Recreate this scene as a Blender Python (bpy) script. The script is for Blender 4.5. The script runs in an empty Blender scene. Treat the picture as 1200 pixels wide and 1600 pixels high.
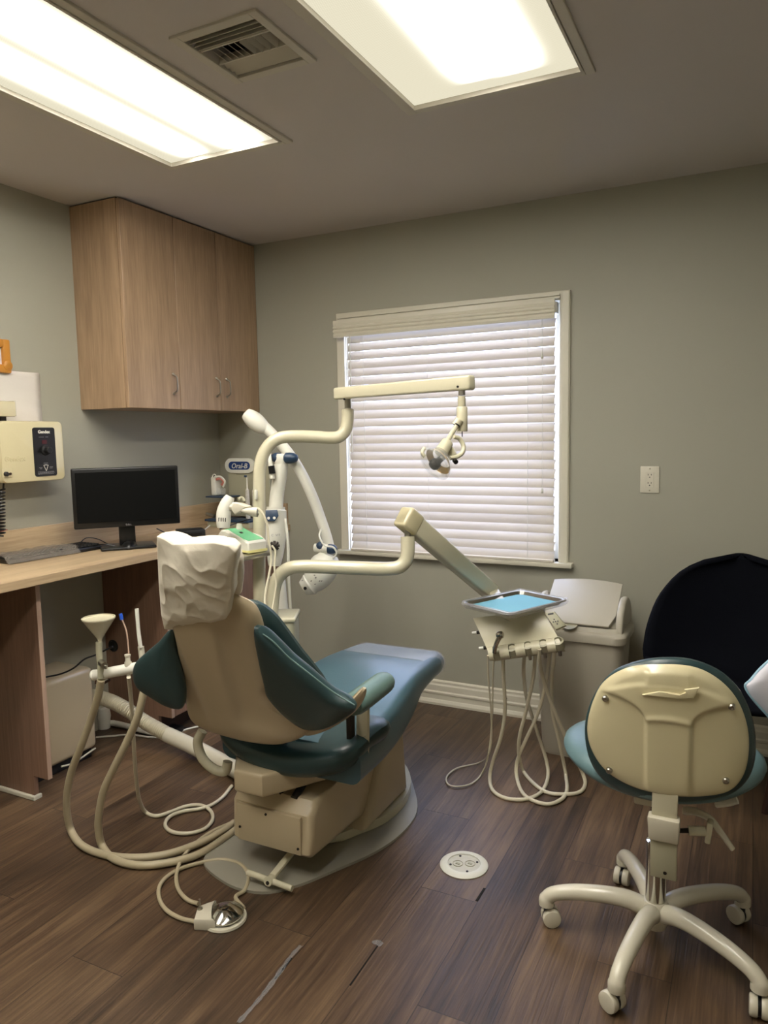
import bpy, bmesh, math, random
from mathutils import Vector, Matrix, noise
random.seed(7)
S = bpy.context.scene
COL = S.collection
PI = math.pi

# ---------------------------------------------------------------- camera, world, lights, exposure
cam_d = bpy.data.cameras.new('camera')
cam = bpy.data.objects.new('camera', cam_d); COL.objects.link(cam)
cam_d.sensor_fit = 'HORIZONTAL'; cam_d.sensor_width = 36.0
cam_d.lens = 36.0*1153.83/1200.0
cam_d.clip_start = 0.05
cam.matrix_world = Matrix(((0.894876,-0.03002,0.445304,2.79),(0.445949,0.100517,-0.889396,-3.44),(-0.018061,0.994482,0.103338,1.39),(0,0,0,1)))
S.camera = cam
S.view_settings.view_transform = 'Standard'; S.view_settings.look = 'None'
S.view_settings.gamma = 1.0; S.view_settings.use_curve_mapping = False
S.view_settings.exposure = 2.12
try: S.cycles.use_denoising = True
except Exception: pass
S.cycles.max_bounces = 10; S.cycles.diffuse_bounces = 6; S.cycles.glossy_bounces = 4; S.cycles.transmission_bounces = 8; S.cycles.transparent_max_bounces = 8
S.cycles.sample_clamp_indirect = 6.0
SKY_STRENGTH = 3.1
TUBE = 9.0           # brightness of the fluorescent diffusers
w = bpy.data.worlds.new('daylight'); S.world = w; w.use_nodes = True
nt = w.node_tree; nt.nodes.clear()
bg = nt.nodes.new('ShaderNodeBackground'); out = nt.nodes.new('ShaderNodeOutputWorld')
bg.inputs['Color'].default_value = (0.54,0.64,1.0,1); bg.inputs['Strength'].default_value = SKY_STRENGTH
nt.links.new(bg.outputs[0], out.inputs[0])
pl = bpy.data.lights.new('window_portal','AREA'); pl.shape='RECTANGLE'; pl.size=1.16; pl.size_y=1.2; pl.cycles.is_portal=True
po = bpy.data.objects.new('window_portal', pl); COL.objects.link(po); po.location=(1.42,0.10,1.34); po.rotation_euler=(-PI/2,0,0)

# ---------------------------------------------------------------- helpers
def lin(c):
    r=[]
    for v in c:
        v=v/255.0
        r.append(v/12.92 if v<=0.04045 else ((v+0.055)/1.055)**2.4)
    return (r[0],r[1],r[2],1.0)
def mat(name, col, rough=0.5, metal=0.0, var=0.06, scale=8.0, bump=0.0, bscale=60.0, coat=0.0, spec=0.5, trans=0.0, sub=0.0, stretch=(1,1,1), alpha=1.0, sheen=0.0):
    m=bpy.data.materials.new(name); m.use_nodes=True; n=m.node_tree; N=n.nodes; L=n.links
    b=N['Principled BSDF']; c=lin(col)
    tc=N.new('ShaderNodeTexCoord'); mp=N.new('ShaderNodeMapping'); mp.inputs['Scale'].default_value=stretch
    L.new(tc.outputs['Object'],mp.inputs['Vector'])
    nz=N.new('ShaderNodeTexNoise'); nz.inputs['Scale'].default_value=scale; nz.inputs['Detail'].default_value=4
    L.new(mp.outputs[0],nz.inputs['Vector'])
    mx=N.new('ShaderNodeMix'); mx.data_type='RGBA'
    mx.inputs[6].default_value=(c[0]*(1-var),c[1]*(1-var),c[2]*(1-var),1)
    mx.inputs[7].default_value=(min(1,c[0]*(1+var)),min(1,c[1]*(1+var)),min(1,c[2]*(1+var)),1)
    L.new(nz.outputs['Fac'],mx.inputs[0]); L.new(mx.outputs[2],b.inputs['Base Color'])
    b.inputs['Roughness'].default_value=rough; b.inputs['Metallic'].default_value=metal
    b.inputs['Specular IOR Level'].default_value=spec
    b.inputs['Coat Weight'].default_value=coat; b.inputs['Coat Roughness'].default_value=0.15
    b.inputs['Transmission Weight'].default_value=trans
    b.inputs['Alpha'].default_value=alpha
    b.inputs['Sheen Weight'].default_value=sheen
    if bump>0:
        n2=N.new('ShaderNodeTexNoise'); n2.inputs['Scale'].default_value=bscale; n2.inputs['Detail'].default_value=3
        L.new(mp.outputs[0],n2.inputs['Vector'])
        bp=N.new('ShaderNodeBump'); bp.inputs['Strength'].default_value=bump; bp.inputs['Distance'].default_value=0.002
        L.new(n2.outputs['Fac'],bp.inputs['Height']); L.new(bp.outputs[0],b.inputs['Normal'])
    return m
def wood(name, c1, c2, scale=9.0, axis='z', rough=0.45):
    st={'z':(14,14,0.8),'y':(14,0.8,14),'x':(0.8,14,14)}[axis]
    m=bpy.data.materials.new(name); m.use_nodes=True; N=m.node_tree.nodes; L=m.node_tree.links; b=N['Principled BSDF']
    tc=N.new('ShaderNodeTexCoord'); mp=N.new('ShaderNodeMapping'); mp.inputs['Scale'].default_value=st
    L.new(tc.outputs['Object'],mp.inputs['Vector'])
    a=N.new('ShaderNodeTexNoise'); a.inputs['Scale'].default_value=1.2; a.inputs['Detail'].default_value=6; a.inputs['Distortion'].default_value=0.6
    f=N.new('ShaderNodeTexNoise'); f.inputs['Scale'].default_value=scale; f.inputs['Detail'].default_value=4
    L.new(mp.outputs[0],a.inputs['Vector']); L.new(mp.outputs[0],f.inputs['Vector'])
    ad=N.new('ShaderNodeMath'); ad.operation='ADD'; L.new(a.outputs['Fac'],ad.inputs[0]); L.new(f.outputs['Fac'],ad.inputs[1])
    r=N.new('ShaderNodeValToRGB'); r.color_ramp.elements[0].position=0.38; r.color_ramp.elements[1].position=0.66
    r.color_ramp.elements[0].color=lin(c1); r.color_ramp.elements[1].color=lin(c2)
    h=N.new('ShaderNodeMath'); h.operation='MULTIPLY'; h.inputs[1].default_value=0.5
    L.new(ad.outputs[0],h.inputs[0]); L.new(h.outputs[0],r.inputs[0]); L.new(r.outputs[0],b.inputs['Base Color'])
    b.inputs['Roughness'].default_value=rough
    return m
ROOTS={}
def tag(o,label,cat,group=None,kind=None):
    if label: o['label']=label
    if cat: o['category']=cat
    if group: o['group']=group
    if kind: o['kind']=kind
    return o
def thing(name,label,cat,loc,group=None):
    o=bpy.data.objects.new(name,None); COL.objects.link(o); o.empty_display_size=0.05; o.location=loc
    ROOTS[o]=Vector(loc); return tag(o,label,cat,group)
def origin_of(p):
    while p.parent: p=p.parent
    return ROOTS[p]
def obj(name,bm,m,parent=None,loc=None,smooth=True,label=None,ang=35):
    """bm in world coordinates -> one mesh object"""
    bmesh.ops.recalc_face_normals(bm,faces=bm.faces)
    if parent is not None: o0=origin_of(parent)
    elif loc is not None: o0=Vector(loc)
    else:
        xs=[v.co for v in bm.verts]; o0=Vector((sum(v.x for v in xs)/len(xs),sum(v.y for v in xs)/len(xs),min(v.z for v in xs)))
    for v in bm.verts: v.co-=o0
    me=bpy.data.meshes.new(name); bm.to_mesh(me); bm.free()
    if smooth:
        me.polygons.foreach_set('use_smooth',[True]*len(me.polygons))
        try: me.set_sharp_from_angle(angle=math.radians(ang))
        except Exception: pass
    o=bpy.data.objects.new(name,me); COL.objects.link(o)
    for mm in (m if isinstance(m,(list,tuple)) else [m]): me.materials.append(mm)
    if parent is not None: o.parent=parent
    else: o.location=o0; ROOTS[o]=o0
    if label: o['label']=label
    return o
def struct(name,bm,m,parent=None,smooth=False):
    o=obj(name,bm,m,parent,smooth=smooth)
    if parent is None: o['kind']='structure'
    return o
def BM(): return bmesh.new()
def frame_from(dirz,up=None):
    z=Vector(dirz).normalized(); up=Vector(up) if up is not None else (Vector((0,0,1)) if abs(z.z)<0.95 else Vector((0,1,0)))
    x=up.cross(z).normalized(); y=z.cross(x)
    return Matrix((x,y,z)).transposed()
def box(bm,c,s,rot=None,bev=0.0,seg=2,mi=0):
    r=bmesh.ops.create_cube(bm,size=1.0); vs=r['verts']
    for v in vs: v.co=Vector((v.co.x*s[0],v.co.y*s[1],v.co.z*s[2]))
    fs={f for v in vs for f in v.link_faces}
    if bev>0:
        es={e for v in vs for e in v.link_edges}
        q=bmesh.ops.bevel(bm,geom=list(es),offset=min(bev,0.49*min(s)),segments=seg,affect='EDGES',profile=0.5)
        vs=set(v for f in q['faces'] for v in f.verts)|{v for v in vs if v.is_valid}
        fs={f for v in vs for f in v.link_faces}
    M=(rot if rot is not None else Matrix.Identity(3))
    for v in vs: v.co=M@v.co+Vector(c)
    for f in fs: f.material_index=mi
def bx(bm,x0,x1,y0,y1,z0,z1,bev=0.0,seg=2,mi=0):
    box(bm,((x0+x1)/2,(y0+y1)/2,(z0+z1)/2),(abs(x1-x0),abs(y1-y0),abs(z1-z0)),None,bev,seg,mi)
def bar(bm,a,b,wd,ht,bev=0.0,up=(0,0,1),wd2=None,ht2=None,seg=2):
    """rectangular bar from a to b (width across, height along up), may taper"""
    a=Vector(a); b=Vector(b); L=(b-a).length; F=frame_from(b-a,up)
    r=bmesh.ops.create_cube(bm,size=1.0); vs=r['verts']
    for v in vs:
        t=v.co.z+0.5; ww=wd+((wd2 if wd2 is not None else wd)-wd)*t; hh=ht+((ht2 if ht2 is not None else ht)-ht)*t
        v.co=Vector((v.co.x*ww,v.co.y*hh,v.co.z*L))
    if bev>0:
        es={e for v in vs for e in v.link_edges}
        q=bmesh.ops.bevel(bm,geom=list(es),offset=bev,segments=seg,affect='EDGES',profile=0.5)
        vs=set(v for f in q['faces'] for v in f.verts)|{v for v in vs if v.is_valid}
    mid=(a+b)/2
    for v in vs: v.co=F@v.co+mid
def spline(pts,k=6,closed=False):
    P=[Vector(p) for p in pts]; n=len(P)
    if n<3 and not closed: return P
    o=[]
    rng=n if closed else n-1
    for i in range(rng):
        if closed: p0,p1,p2,p3=P[(i-1)%n],P[i],P[(i+1)%n],P[(i+2)%n]
        else: p0=P[i-1] if i>0 else P[0]*2-P[1]; p1=P[i]; p2=P[i+1]; p3=P[i+2] if i+2<n else P[-1]*2-P[-2]
        for j in range(k):
            t=j/k
            o.append(0.5*((2*p1)+(-p0+p2)*t+(2*p0-5*p1+4*p2-p3)*t*t+(-p0+3*p1-3*p2+p3)*t**3))
    if not closed: o.append(P[-1])
    return o
def tube(bm,pts,r,n=12,k=6,smooth=True,caps=True,closed=False,sx=1.0,up=None,mi=0):
    P=spline(pts,k,closed) if smooth else [Vector(p) for p in pts]
    m=len(P); R=r if callable(r) else (lambda t:r)
    rings=[]; last=None
    for i,p in enumerate(P):
        if closed: d=(P[(i+1)%m]-P[i-1])
        else: d=(P[min(i+1,m-1)]-P[max(i-1,0)])
        d.normalize()
        if last is None:
            u=Vector(up) if up is not None else (Vector((0,0,1)) if abs(d.z)<0.9 else Vector((1,0,0)))
            x=u.cross(d).normalized()
        else:
            x=(last-d*last.dot(d)).normalized()
        last=x; y=d.cross(x); rr=R(i/(m-1 if m>1 else 1))
        rings.append([bm.verts.new(p+x*(rr*sx*math.cos(2*PI*j/n))+y*(rr*math.sin(2*PI*j/n))) for j in range(n)])
    cnt=m if closed else m-1
    for i in range(cnt):
        a=rings[i]; b=rings[(i+1)%m]
        for j in range(n):
            f=bm.faces.new((a[j],a[(j+1)%n],b[(j+1)%n],b[j])); f.material_index=mi
    if caps and not closed:
        bm.faces.new(rings[0][::-1]).material_index=mi; bm.faces.new(rings[-1]).material_index=mi
def lathe(bm,prof,org=(0,0,0),axis=(0,0,1),n=24,cap=True,up=None,mi=0,sx=1.0):
    F=frame_from(axis,up); o=Vector(org); rings=[]
    for r,z in prof:
        rings.append([bm.verts.new(o+F@Vector((max(r,1e-4)*sx*math.cos(2*PI*j/n),max(r,1e-4)*math.sin(2*PI*j/n),z))) for j in range(n)])
    for a,b in zip(rings,rings[1:]):
        for j in range(n):
            f=bm.faces.new((a[j],a[(j+1)%n],b[(j+1)%n],b[j])); f.material_index=mi
    if cap:
        bm.faces.new(rings[0][::-1]).material_index=mi; bm.faces.new(rings[-1]).material_index=mi
def cyl(bm,a,b,r,n=16,r2=None,mi=0):
    a=Vector(a); b=Vector(b)
    lathe(bm,[(r,0),(r if r2 is None else r2,(b-a).length)],a,b-a,n,mi=mi)
def resample(P,n,closed=True):
    P=[Vector(p) for p in P]; Q=P+[P[0]] if closed else P
    ls=[(Q[i+1]-Q[i]).length for i in range(len(Q)-1)]; T=sum(ls); o=[]
    for k in range(n):
        t=T*k/(n if closed else n-1); i=0
        while i<len(ls)-1 and t>ls[i]: t-=ls[i]; i+=1
        o.append(Q[i].lerp(Q[i+1],min(1,t/ls[i]) if ls[i]>0 else 0))
    return o
def prism(bm,outline,vec,bev=0.0,seg=2,curve=0,inset_top=0.0):
    """extrude a planar outline along vec"""
    P=spline(outline,curve,True) if curve else [Vector(p) for p in outline]
    v=Vector(vec)
    a=[bm.verts.new(p) for p in P]; b=[bm.verts.new(p+v) for p in P]
    n=len(P); fs=[bm.faces.new(a[::-1]),bm.faces.new(b)]
    for i in range(n): bm.faces.new((a[i],a[(i+1)%n],b[(i+1)%n],b[i]))
    if bev>0:
        es=[e for e in set(list(fs[0].edges)+list(fs[1].edges))]
        bmesh.ops.bevel(bm,geom=es,offset=bev,segments=seg,affect='EDGES',profile=0.5)
def cushion(bm,outline,nrm,tf,tb,n=64,curve=4,warp=None,edge=0.35,center=None,rings=(1.0,0.985,0.94,0.86,0.72,0.5,0.25),flat=2.4):
    """closed puffy solid from an outline; tf/tb thickness along +nrm / -nrm"""
    P=resample(spline(outline,curve,True),n); nv=Vector(nrm).normalized()
    c=Vector(center) if center is not None else sum(P,Vector())/len(P)
    W=warp if warp else (lambda p:p)
    def prof(s): return (1-s**(flat*2.2))**0.5 if s<1 else 0.0
    mid=[bm.verts.new(W(p)) for p in P]
    for sgn,t in ((1,tf),(-1,tb)):
        prev=mid
        for s in rings[1:]:
            cur=[bm.verts.new(W(c+(p-c)*s+nv*(sgn*t*prof(s)))) for p in P]
            for j in range(n):
                q=(prev[j],prev[(j+1)%n],cur[(j+1)%n],cur[j]) if sgn>0 else (prev[j],cur[j],cur[(j+1)%n],prev[(j+1)%n])
                bm.faces.new(q)
            prev=cur
        cv=bm.verts.new(W(c+nv*(sgn*t)))
        for j in range(n):
            bm.faces.new((prev[j],prev[(j+1)%n],cv) if sgn>0 else (prev[(j+1)%n],prev[j],cv))
def text(name,s,size,org,xd,yd,m,parent,ext=0.0006,align='LEFT',bold=0.0,shear=0.0):
    c=bpy.data.curves.new(name,'FONT'); c.body=s; c.size=size; c.extrude=ext; c.align_x=align; c.offset=bold; c.shear=shear; c.resolution_u=3
    t=bpy.data.objects.new('tmp_text',c); COL.objects.link(t)
    dg=bpy.context.evaluated_depsgraph_get(); dg.update()
    me=bpy.data.meshes.new_from_object(t.evaluated_get(dg)); bpy.data.objects.remove(t)
    bm=BM(); bm.from_mesh(me); bpy.data.meshes.remove(me)
    x=Vector(xd).normalized(); y=Vector(yd); y=(y-x*y.dot(x)).normalized(); z=x.cross(y)
    M=Matrix((x,y,z)).transposed()
    for v in bm.verts: v.co=M@v.co+Vector(org)
    return obj(name,bm,m,parent,smooth=False)
def screw(bm,p,n,r=0.006):
    lathe(bm,[(r,-0.004),(r,0.001),(r*0.8,0.0025),(r*0.3,0.0025),(r*0.3,0.0012)],p,n,12)
def rrect(x0,x1,y0,y1,r,k=4):
    o=[]
    for cx,cy,a0 in ((x1-r,y1-r,0),(x0+r,y1-r,90),(x0+r,y0+r,180),(x1-r,y0+r,270)):
        for i in range(k+1):
            a=math.radians(a0+90*i/k); o.append((cx+r*math.cos(a),cy+r*math.sin(a)))
    return o

# ---------------------------------------------------------------- materials
M_wall=mat('sage_grey_paint',(164,162,147),0.6,var=0.02,scale=3,bump=0.12,bscale=140)
M_ceil=mat('ceiling_paint',(196,189,184),0.85,var=0.02,scale=3,bump=0.1,bscale=120)
M_trim=mat('white_gloss_trim',(212,207,190),0.35,var=0.03)
M_cream=mat('cream_enamel',(200,194,168),0.24,var=0.03,scale=4,coat=0.4)
M_creamd=mat('tan_moulded_plastic',(188,172,142),0.34,var=0.04,scale=5,coat=0.25)
M_greyc=mat('warm_grey_plastic',(168,164,140),0.4,var=0.04)
M_white=mat('white_plastic',(222,220,208),0.35,var=0.02,coat=0.2)
M_bone=mat('bone_plastic',(203,197,178),0.26,var=0.06,coat=0.4)
M_bin=mat('pale_grey_plastic',(184,178,162),0.42,var=0.02)
M_teal=mat('teal_vinyl',(40,62,64),0.34,var=0.08,scale=5,bump=0.15,bscale=220,coat=0.1)
M_tealb=mat('light_teal_vinyl',(98,124,118),0.38,var=0.06,scale=5,bump=0.12,bscale=220)
M_tealseat=mat('blue_teal_vinyl',(66,94,104),0.32,var=0.10,scale=4,bump=0.15,bscale=200,coat=0.15)
M_black=mat('black_plastic',(14,14,15),0.3,var=0.1)
M_blackm=mat('matte_black_plastic',(22,22,24),0.55,var=0.1)
M_screen=mat('black_screen',(7,8,8),0.5,var=0.02,spec=0.15)
M_chrome=mat('chrome',(200,198,190),0.12,1.0,var=0.02)
M_steel=mat('brushed_steel',(170,166,155),0.3,1.0,var=0.05)
M_dark=mat('dark_metal',(52,48,44),0.4,0.8,var=0.1)
M_oak=wood('light_oak_laminate',(150,124,98),(178,150,120))
M_oaky=wood('light_oak_laminate_long',(172,148,116),(196,172,138),axis='y')
M_oakx=wood('light_oak_laminate_cross',(166,140,110),(188,162,130),axis='x')
M_oakd=wood('oak_laminate_panel',(120,92,74),(142,110,90))
M_edge=wood('pinkish_edge_band',(170,142,124),(186,158,138))
M_paper=mat('white_tissue_cover',(222,214,196),0.85,var=0.03,scale=12,bump=1.0,bscale=30,sheen=0.1)
M_sheet=mat('wrinkled_paper',(214,208,200),0.7,var=0.03,scale=6,bump=0.6,bscale=10)
M_blue=mat('blue_grip',(38,60,86),0.35,var=0.08)
M_navy=mat('navy_print',(16,52,110),0.4,var=0.05)
M_hose=mat('cream_silicone_hose',(204,196,172),0.4,var=0.04)
M_hosed=mat('beige_vinyl_hose',(178,166,138),0.42,var=0.05)
M_mat=mat('clear_grey_floor_plate',(150,146,132),0.35,var=0.05,scale=3)
M_green=mat('mint_green_pad',(118,196,144),0.4,var=0.05)
M_yellow=mat('pale_yellow_plastic',(226,220,150),0.4,var=0.05)
M_aqua=mat('aqua_paper_liner',(116,178,196),0.7,var=0.03,scale=10)
M_brown=mat('brown_rubber',(60,36,22),0.5,var=0.1)
M_frame=mat('honey_wood_frame',(190,130,52),0.4,var=0.18,scale=20,stretch=(8,1,1))
M_red=mat('red_pencil',(168,40,40),0.4,var=0.05)
M_pink=mat('pink_acrylic',(196,120,106),0.35,var=0.1)
M_navyf=mat('navy_fabric',(8,10,18),0.85,var=0.15,scale=60,bump=0.4,bscale=400,spec=0.1)
M_dwood=wood('dark_walnut',(34,20,14),(56,34,24))
M_pad=mat('white_quilted_cloth',(210,208,216),0.8,var=0.02,bump=0.8,bscale=30)
M_ltblue=mat('pale_blue_piping',(150,184,200),0.6)
M_yelcream=mat('yellowed_cream_plastic',(204,194,158),0.24,var=0.03,coat=0.5)
M_legend=mat('grey_print',(150,148,150),0.6)
M_redled=mat('dark_red_window',(70,14,18),0.3)
M_vinylw=mat('blind_white_vinyl',(214,206,192),0.45,var=0.02)
M_reflect=mat('champagne_reflector',(190,160,110),0.2,0.6,var=0.1)
def clear(name,col,rough,a):
    m=mat(name,col,rough,var=0.01); b=m.node_tree.nodes['Principled BSDF']
    b.inputs['Alpha'].default_value=a; return m
M_film=clear('clear_plastic_film',(225,225,230),0.12,0.30)
M_film.node_tree.nodes['Principled BSDF'].inputs['Specular IOR Level'].default_value=0.9
M_lens=clear('clear_lens',(225,228,226),0.06,0.16)
M_lens.node_tree.nodes['Principled BSDF'].inputs['Specular IOR Level'].default_value=0.9
M_glass=clear('window_glass',(220,230,235),0.02,0.1)
M_tubing=clear('clear_tubing',(210,180,160),0.2,0.7)

def blind_mat():
    m=bpy.data.materials.new('backlit_vinyl_slat'); m.use_nodes=True; N=m.node_tree.nodes; L=m.node_tree.links; N.clear()
    d=N.new('ShaderNodeBsdfDiffuse'); t=N.new('ShaderNodeBsdfTranslucent'); x=N.new('ShaderNodeMixShader'); o=N.new('ShaderNodeOutputMaterial')
    tc=N.new('ShaderNodeTexCoord'); nz=N.new('ShaderNodeTexNoise'); nz.inputs['Scale'].default_value=3
    r=N.new('ShaderNodeValToRGB'); r.color_ramp.elements[0].color=lin((206,196,178)); r.color_ramp.elements[1].color=lin((216,207,190))
    L.new(tc.outputs['Object'],nz.inputs['Vector']); L.new(nz.outputs['Fac'],r.inputs[0]); L.new(r.outputs[0],d.inputs['Color'])
    t.inputs['Color'].default_value=(0.80,0.80,0.86,1); x.inputs[0].default_value=0.16
    L.new(d.outputs[0],x.inputs[1]); L.new(t.outputs[0],x.inputs[2]); L.new(x.outputs[0],o.inputs[0]); return m
M_slat=blind_mat()

def floor_mat():
    m=bpy.data.materials.new('walnut_vinyl_plank'); m.use_nodes=True; N=m.node_tree.nodes; L=m.node_tree.links; b=N['Principled BSDF']
    def mth(op,a,bb=None,c=None):
        n=N.new('ShaderNodeMath'); n.operation=op
        for i,v in enumerate((a,bb,c)):
            if v is None: continue
            if isinstance(v,(int,float)): n.inputs[i].default_value=v
            else: L.new(v,n.inputs[i])
        return n.outputs[0]
    g=N.new('ShaderNodeNewGeometry'); sp=N.new('ShaderNodeSeparateXYZ'); L.new(g.outputs['Position'],sp.inputs[0])
    W=0.1835; LEN=1.22
    u=mth('DIVIDE',mth('SUBTRACT',sp.outputs['X'],1.727),W)
    iu=mth('FLOOR',u); fu=mth('SUBTRACT',u,iu)
    wn=N.new('ShaderNodeTexWhiteNoise'); wn.noise_dimensions='1D'; L.new(mth('ADD',iu,37.0),wn.inputs['W'])
    # each course is shifted by its own amount
    v=mth('DIVIDE',mth('ADD',sp.outputs['Y'],mth('ADD',1.476,mth('MULTIPLY',mth('SUBTRACT',iu,1.0),0.44))),LEN)
    iv=mth('FLOOR',v); fv=mth('SUBTRACT',v,iv)
    cb=N.new('ShaderNodeCombineXYZ'); L.new(iu,cb.inputs[0]); L.new(iv,cb.inputs[1])
    w2=N.new('ShaderNodeTexWhiteNoise'); w2.noise_dimensions='2D'; L.new(cb.outputs[0],w2.inputs['Vector'])
    # grain
    gv=N.new('ShaderNodeCombineXYZ')
    L.new(mth('MULTIPLY',sp.outputs['X'],30.0),gv.inputs[0]); L.new(mth('ADD',mth('MULTIPLY',sp.outputs['Y'],1.6),mth('MULTIPLY',w2.outputs['Value'],40.0)),gv.inputs[1]); L.new(mth('MULTIPLY',w2.outputs['Value'],13.0),gv.inputs[2])
    n1=N.new('ShaderNodeTexNoise'); n1.inputs['Scale'].default_value=1.0; n1.inputs['Detail'].default_value=8; n1.inputs['Roughness'].default_value=0.62; n1.inputs['Distortion'].default_value=0.9
    L.new(gv.outputs[0],n1.inputs['Vector'])
    gs=N.new('ShaderNodeCombineXYZ')
    L.new(mth('MULTIPLY',sp.outputs['X'],150.0),gs.inputs[0]); L.new(mth('ADD',mth('MULTIPLY',sp.outputs['Y'],5.0),mth('MULTIPLY',w2.outputs['Value'],40.0)),gs.inputs[1])
    n2=N.new('ShaderNodeTexNoise'); n2.inputs['Scale'].default_value=1.0; n2.inputs['Detail'].default_value=3; n2.inputs['Distortion'].default_value=0.5
    L.new(gs.outputs[0],n2.inputs['Vector'])
    n3=N.new('ShaderNodeTexNoise'); n3.inputs['Scale'].default_value=5.0; n3.inputs['Detail'].default_value=3
    L.new(g.outputs['Position'],n3.inputs['Vector'])
    mixv=mth('ADD',mth('MULTIPLY',n1.outputs['Fac'],0.56),mth('ADD',mth('MULTIPLY',n2.outputs['Fac'],0.30),mth('MULTIPLY',n3.outputs['Fac'],0.16)))
    mixv=mth('ADD',mixv,mth('MULTIPLY',mth('SUBTRACT',w2.outputs['Value'],0.5),0.16))
    r=N.new('ShaderNodeValToRGB'); E=r.color_ramp.elements; E[0].position=0.34; E[1].position=0.70
    E[0].color=lin((46,35,25)); E[1].color=lin((116,93,69)); e=E.new(0.5); e.color=lin((80,61,45))
    L.new(mixv,r.inputs[0])
    # seams
    du=mth('MULTIPLY',mth('MINIMUM',fu,mth('SUBTRACT',1.0,fu)),W); dv=mth('MULTIPLY',mth('MINIMUM',fv,mth('SUBTRACT',1.0,fv)),LEN)
    sd=mth('MINIMUM',du,dv); seam=mth('LESS_THAN',sd,0.0012)
    mx=N.new('ShaderNodeMix'); mx.data_type='RGBA'; L.new(mth('MULTIPLY',seam,0.75),mx.inputs[0]); L.new(r.outputs[0],mx.inputs[6]); mx.inputs[7].default_value=lin((18,12,9))
    L.new(mx.outputs[2],b.inputs['Base Color'])
    ro=mth('ADD',0.30,mth('MULTIPLY',n2.outputs['Fac'],0.22)); L.new(ro,b.inputs['Roughness']); b.inputs['Specular IOR Level'].default_value=0.55
    bp=N.new('ShaderNodeBump'); bp.inputs['Strength'].default_value=0.6; bp.inputs['Distance'].default_value=0.0025
    hh=mth('SUBTRACT',mth('ADD',mth('MULTIPLY',n2.outputs['Fac'],0.5),mth('MULTIPLY',n1.outputs['Fac'],0.5)),seam)
    L.new(hh,bp.inputs['Height']); bp.inputs['Strength'].default_value=0.85; L.new(bp.outputs[0],b.inputs['Normal'])
    return m
M_floor=floor_mat()

# ================================================================= THE ROOM
RX=3.85; RY=-4.5; H=2.443
bm=BM(); bx(bm,-0.1,RX+0.1,RY-0.1,0.12,-0.08,0.0); struct('floor',bm,M_floor)
LX=[(0.743,1.257),(1.768,2.315)]; LY=(-1.135,-3.575)  # unseen ends of both lights lengthened to brighten the chair back and foreground
VX=(1.405,1.635); VY=(-1.81,-1.58)
bm=BM()
cuts_x=[-0.1,LX[0][0],LX[0][1],VX[0],VX[1],LX[1][0],LX[1][1],RX+0.1]; cuts_y=[RY-0.1,LY[1],VY[0],VY[1],LY[0],0.12]
for i in range(len(cuts_x)-1):
    for j in range(len(cuts_y)-1):
        xm=(cuts_x[i]+cuts_x[i+1])/2; ym=(cuts_y[j]+cuts_y[j+1])/2
        if any(a<xm<b for a,b in LX) and LY[1]<ym<LY[0]: continue
        if VX[0]<xm<VX[1] and VY[0]<ym<VY[1]: continue
        bx(bm,cuts_x[i],cuts_x[i+1],cuts_y[j],cuts_y[j+1],H,H+0.1)
bmesh.ops.remove_doubles(bm,verts=bm.verts,dist=1e-5)
struct('ceiling',bm,M_ceil)
WX0,WX1,WZ0,WZ1=0.862,1.985,0.782,1.985      # window opening
bm=BM()
bx(bm,-0.1,WX0,0,0.14,0,H); bx(bm,WX1,RX+0.1,0,0.14,0,H); bx(bm,WX0,WX1,0,0.14,0,WZ0); bx(bm,WX0,WX1,0,0.14,WZ1,H)
struct('wall_back',bm,M_wall)
bm=BM(); bx(bm,-0.12,0,RY,0,0,H); struct('wall_left',bm,M_wall)
bm=BM(); bx(bm,RX,RX+0.12,RY,0,0,H); struct('wall_right',bm,M_wall)
bm=BM(); bx(bm,-0.1,RX+0.1,RY-0.12,RY,0,H); struct('wall_front',bm,M_wall)
# skirting along the back wall: stepped profile
bm=BM()
prof=[(0,0),(-0.026,0),(-0.026,0.012),(-0.020,0.024),(-0.016,0.028),(-0.016,0.052),(-0.021,0.058),(-0.021,0.066),(-0.015,0.072),(-0.015,0.100),(-0.011,0.108),(-0.011,0.120),(-0.005,0.126),(0,0.127)]
for (xa,xb) in ((0.405,RX),):
    a=[bm.verts.new((xa,y,z)) for y,z in prof]; b=[bm.verts.new((xb,y,z)) for y,z in prof]
    for i in range(len(prof)-1): bm.faces.new((a[i],a[i+1],b[i+1],b[i]))
    bm.faces.new(a); bm.faces.new(b[::-1])
bb=struct('baseboard_back',bm,M_trim)
bm=BM(); cyl(bm,(1.73,-0.020,0.085),(1.73,-0.0155,0.085),0.007,12); obj('round_hole_plug',bm,M_black,bb)
bm=BM()
a=[bm.verts.new((RX+y,0,z)) for y,z in prof]; b=[bm.verts.new((RX+y,RY,z)) for y,z in prof]
for i in range(len(prof)-1): bm.faces.new((a[i],a[i+1],b[i+1],b[i]))
struct('baseboard_right',bm,M_trim)
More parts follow.
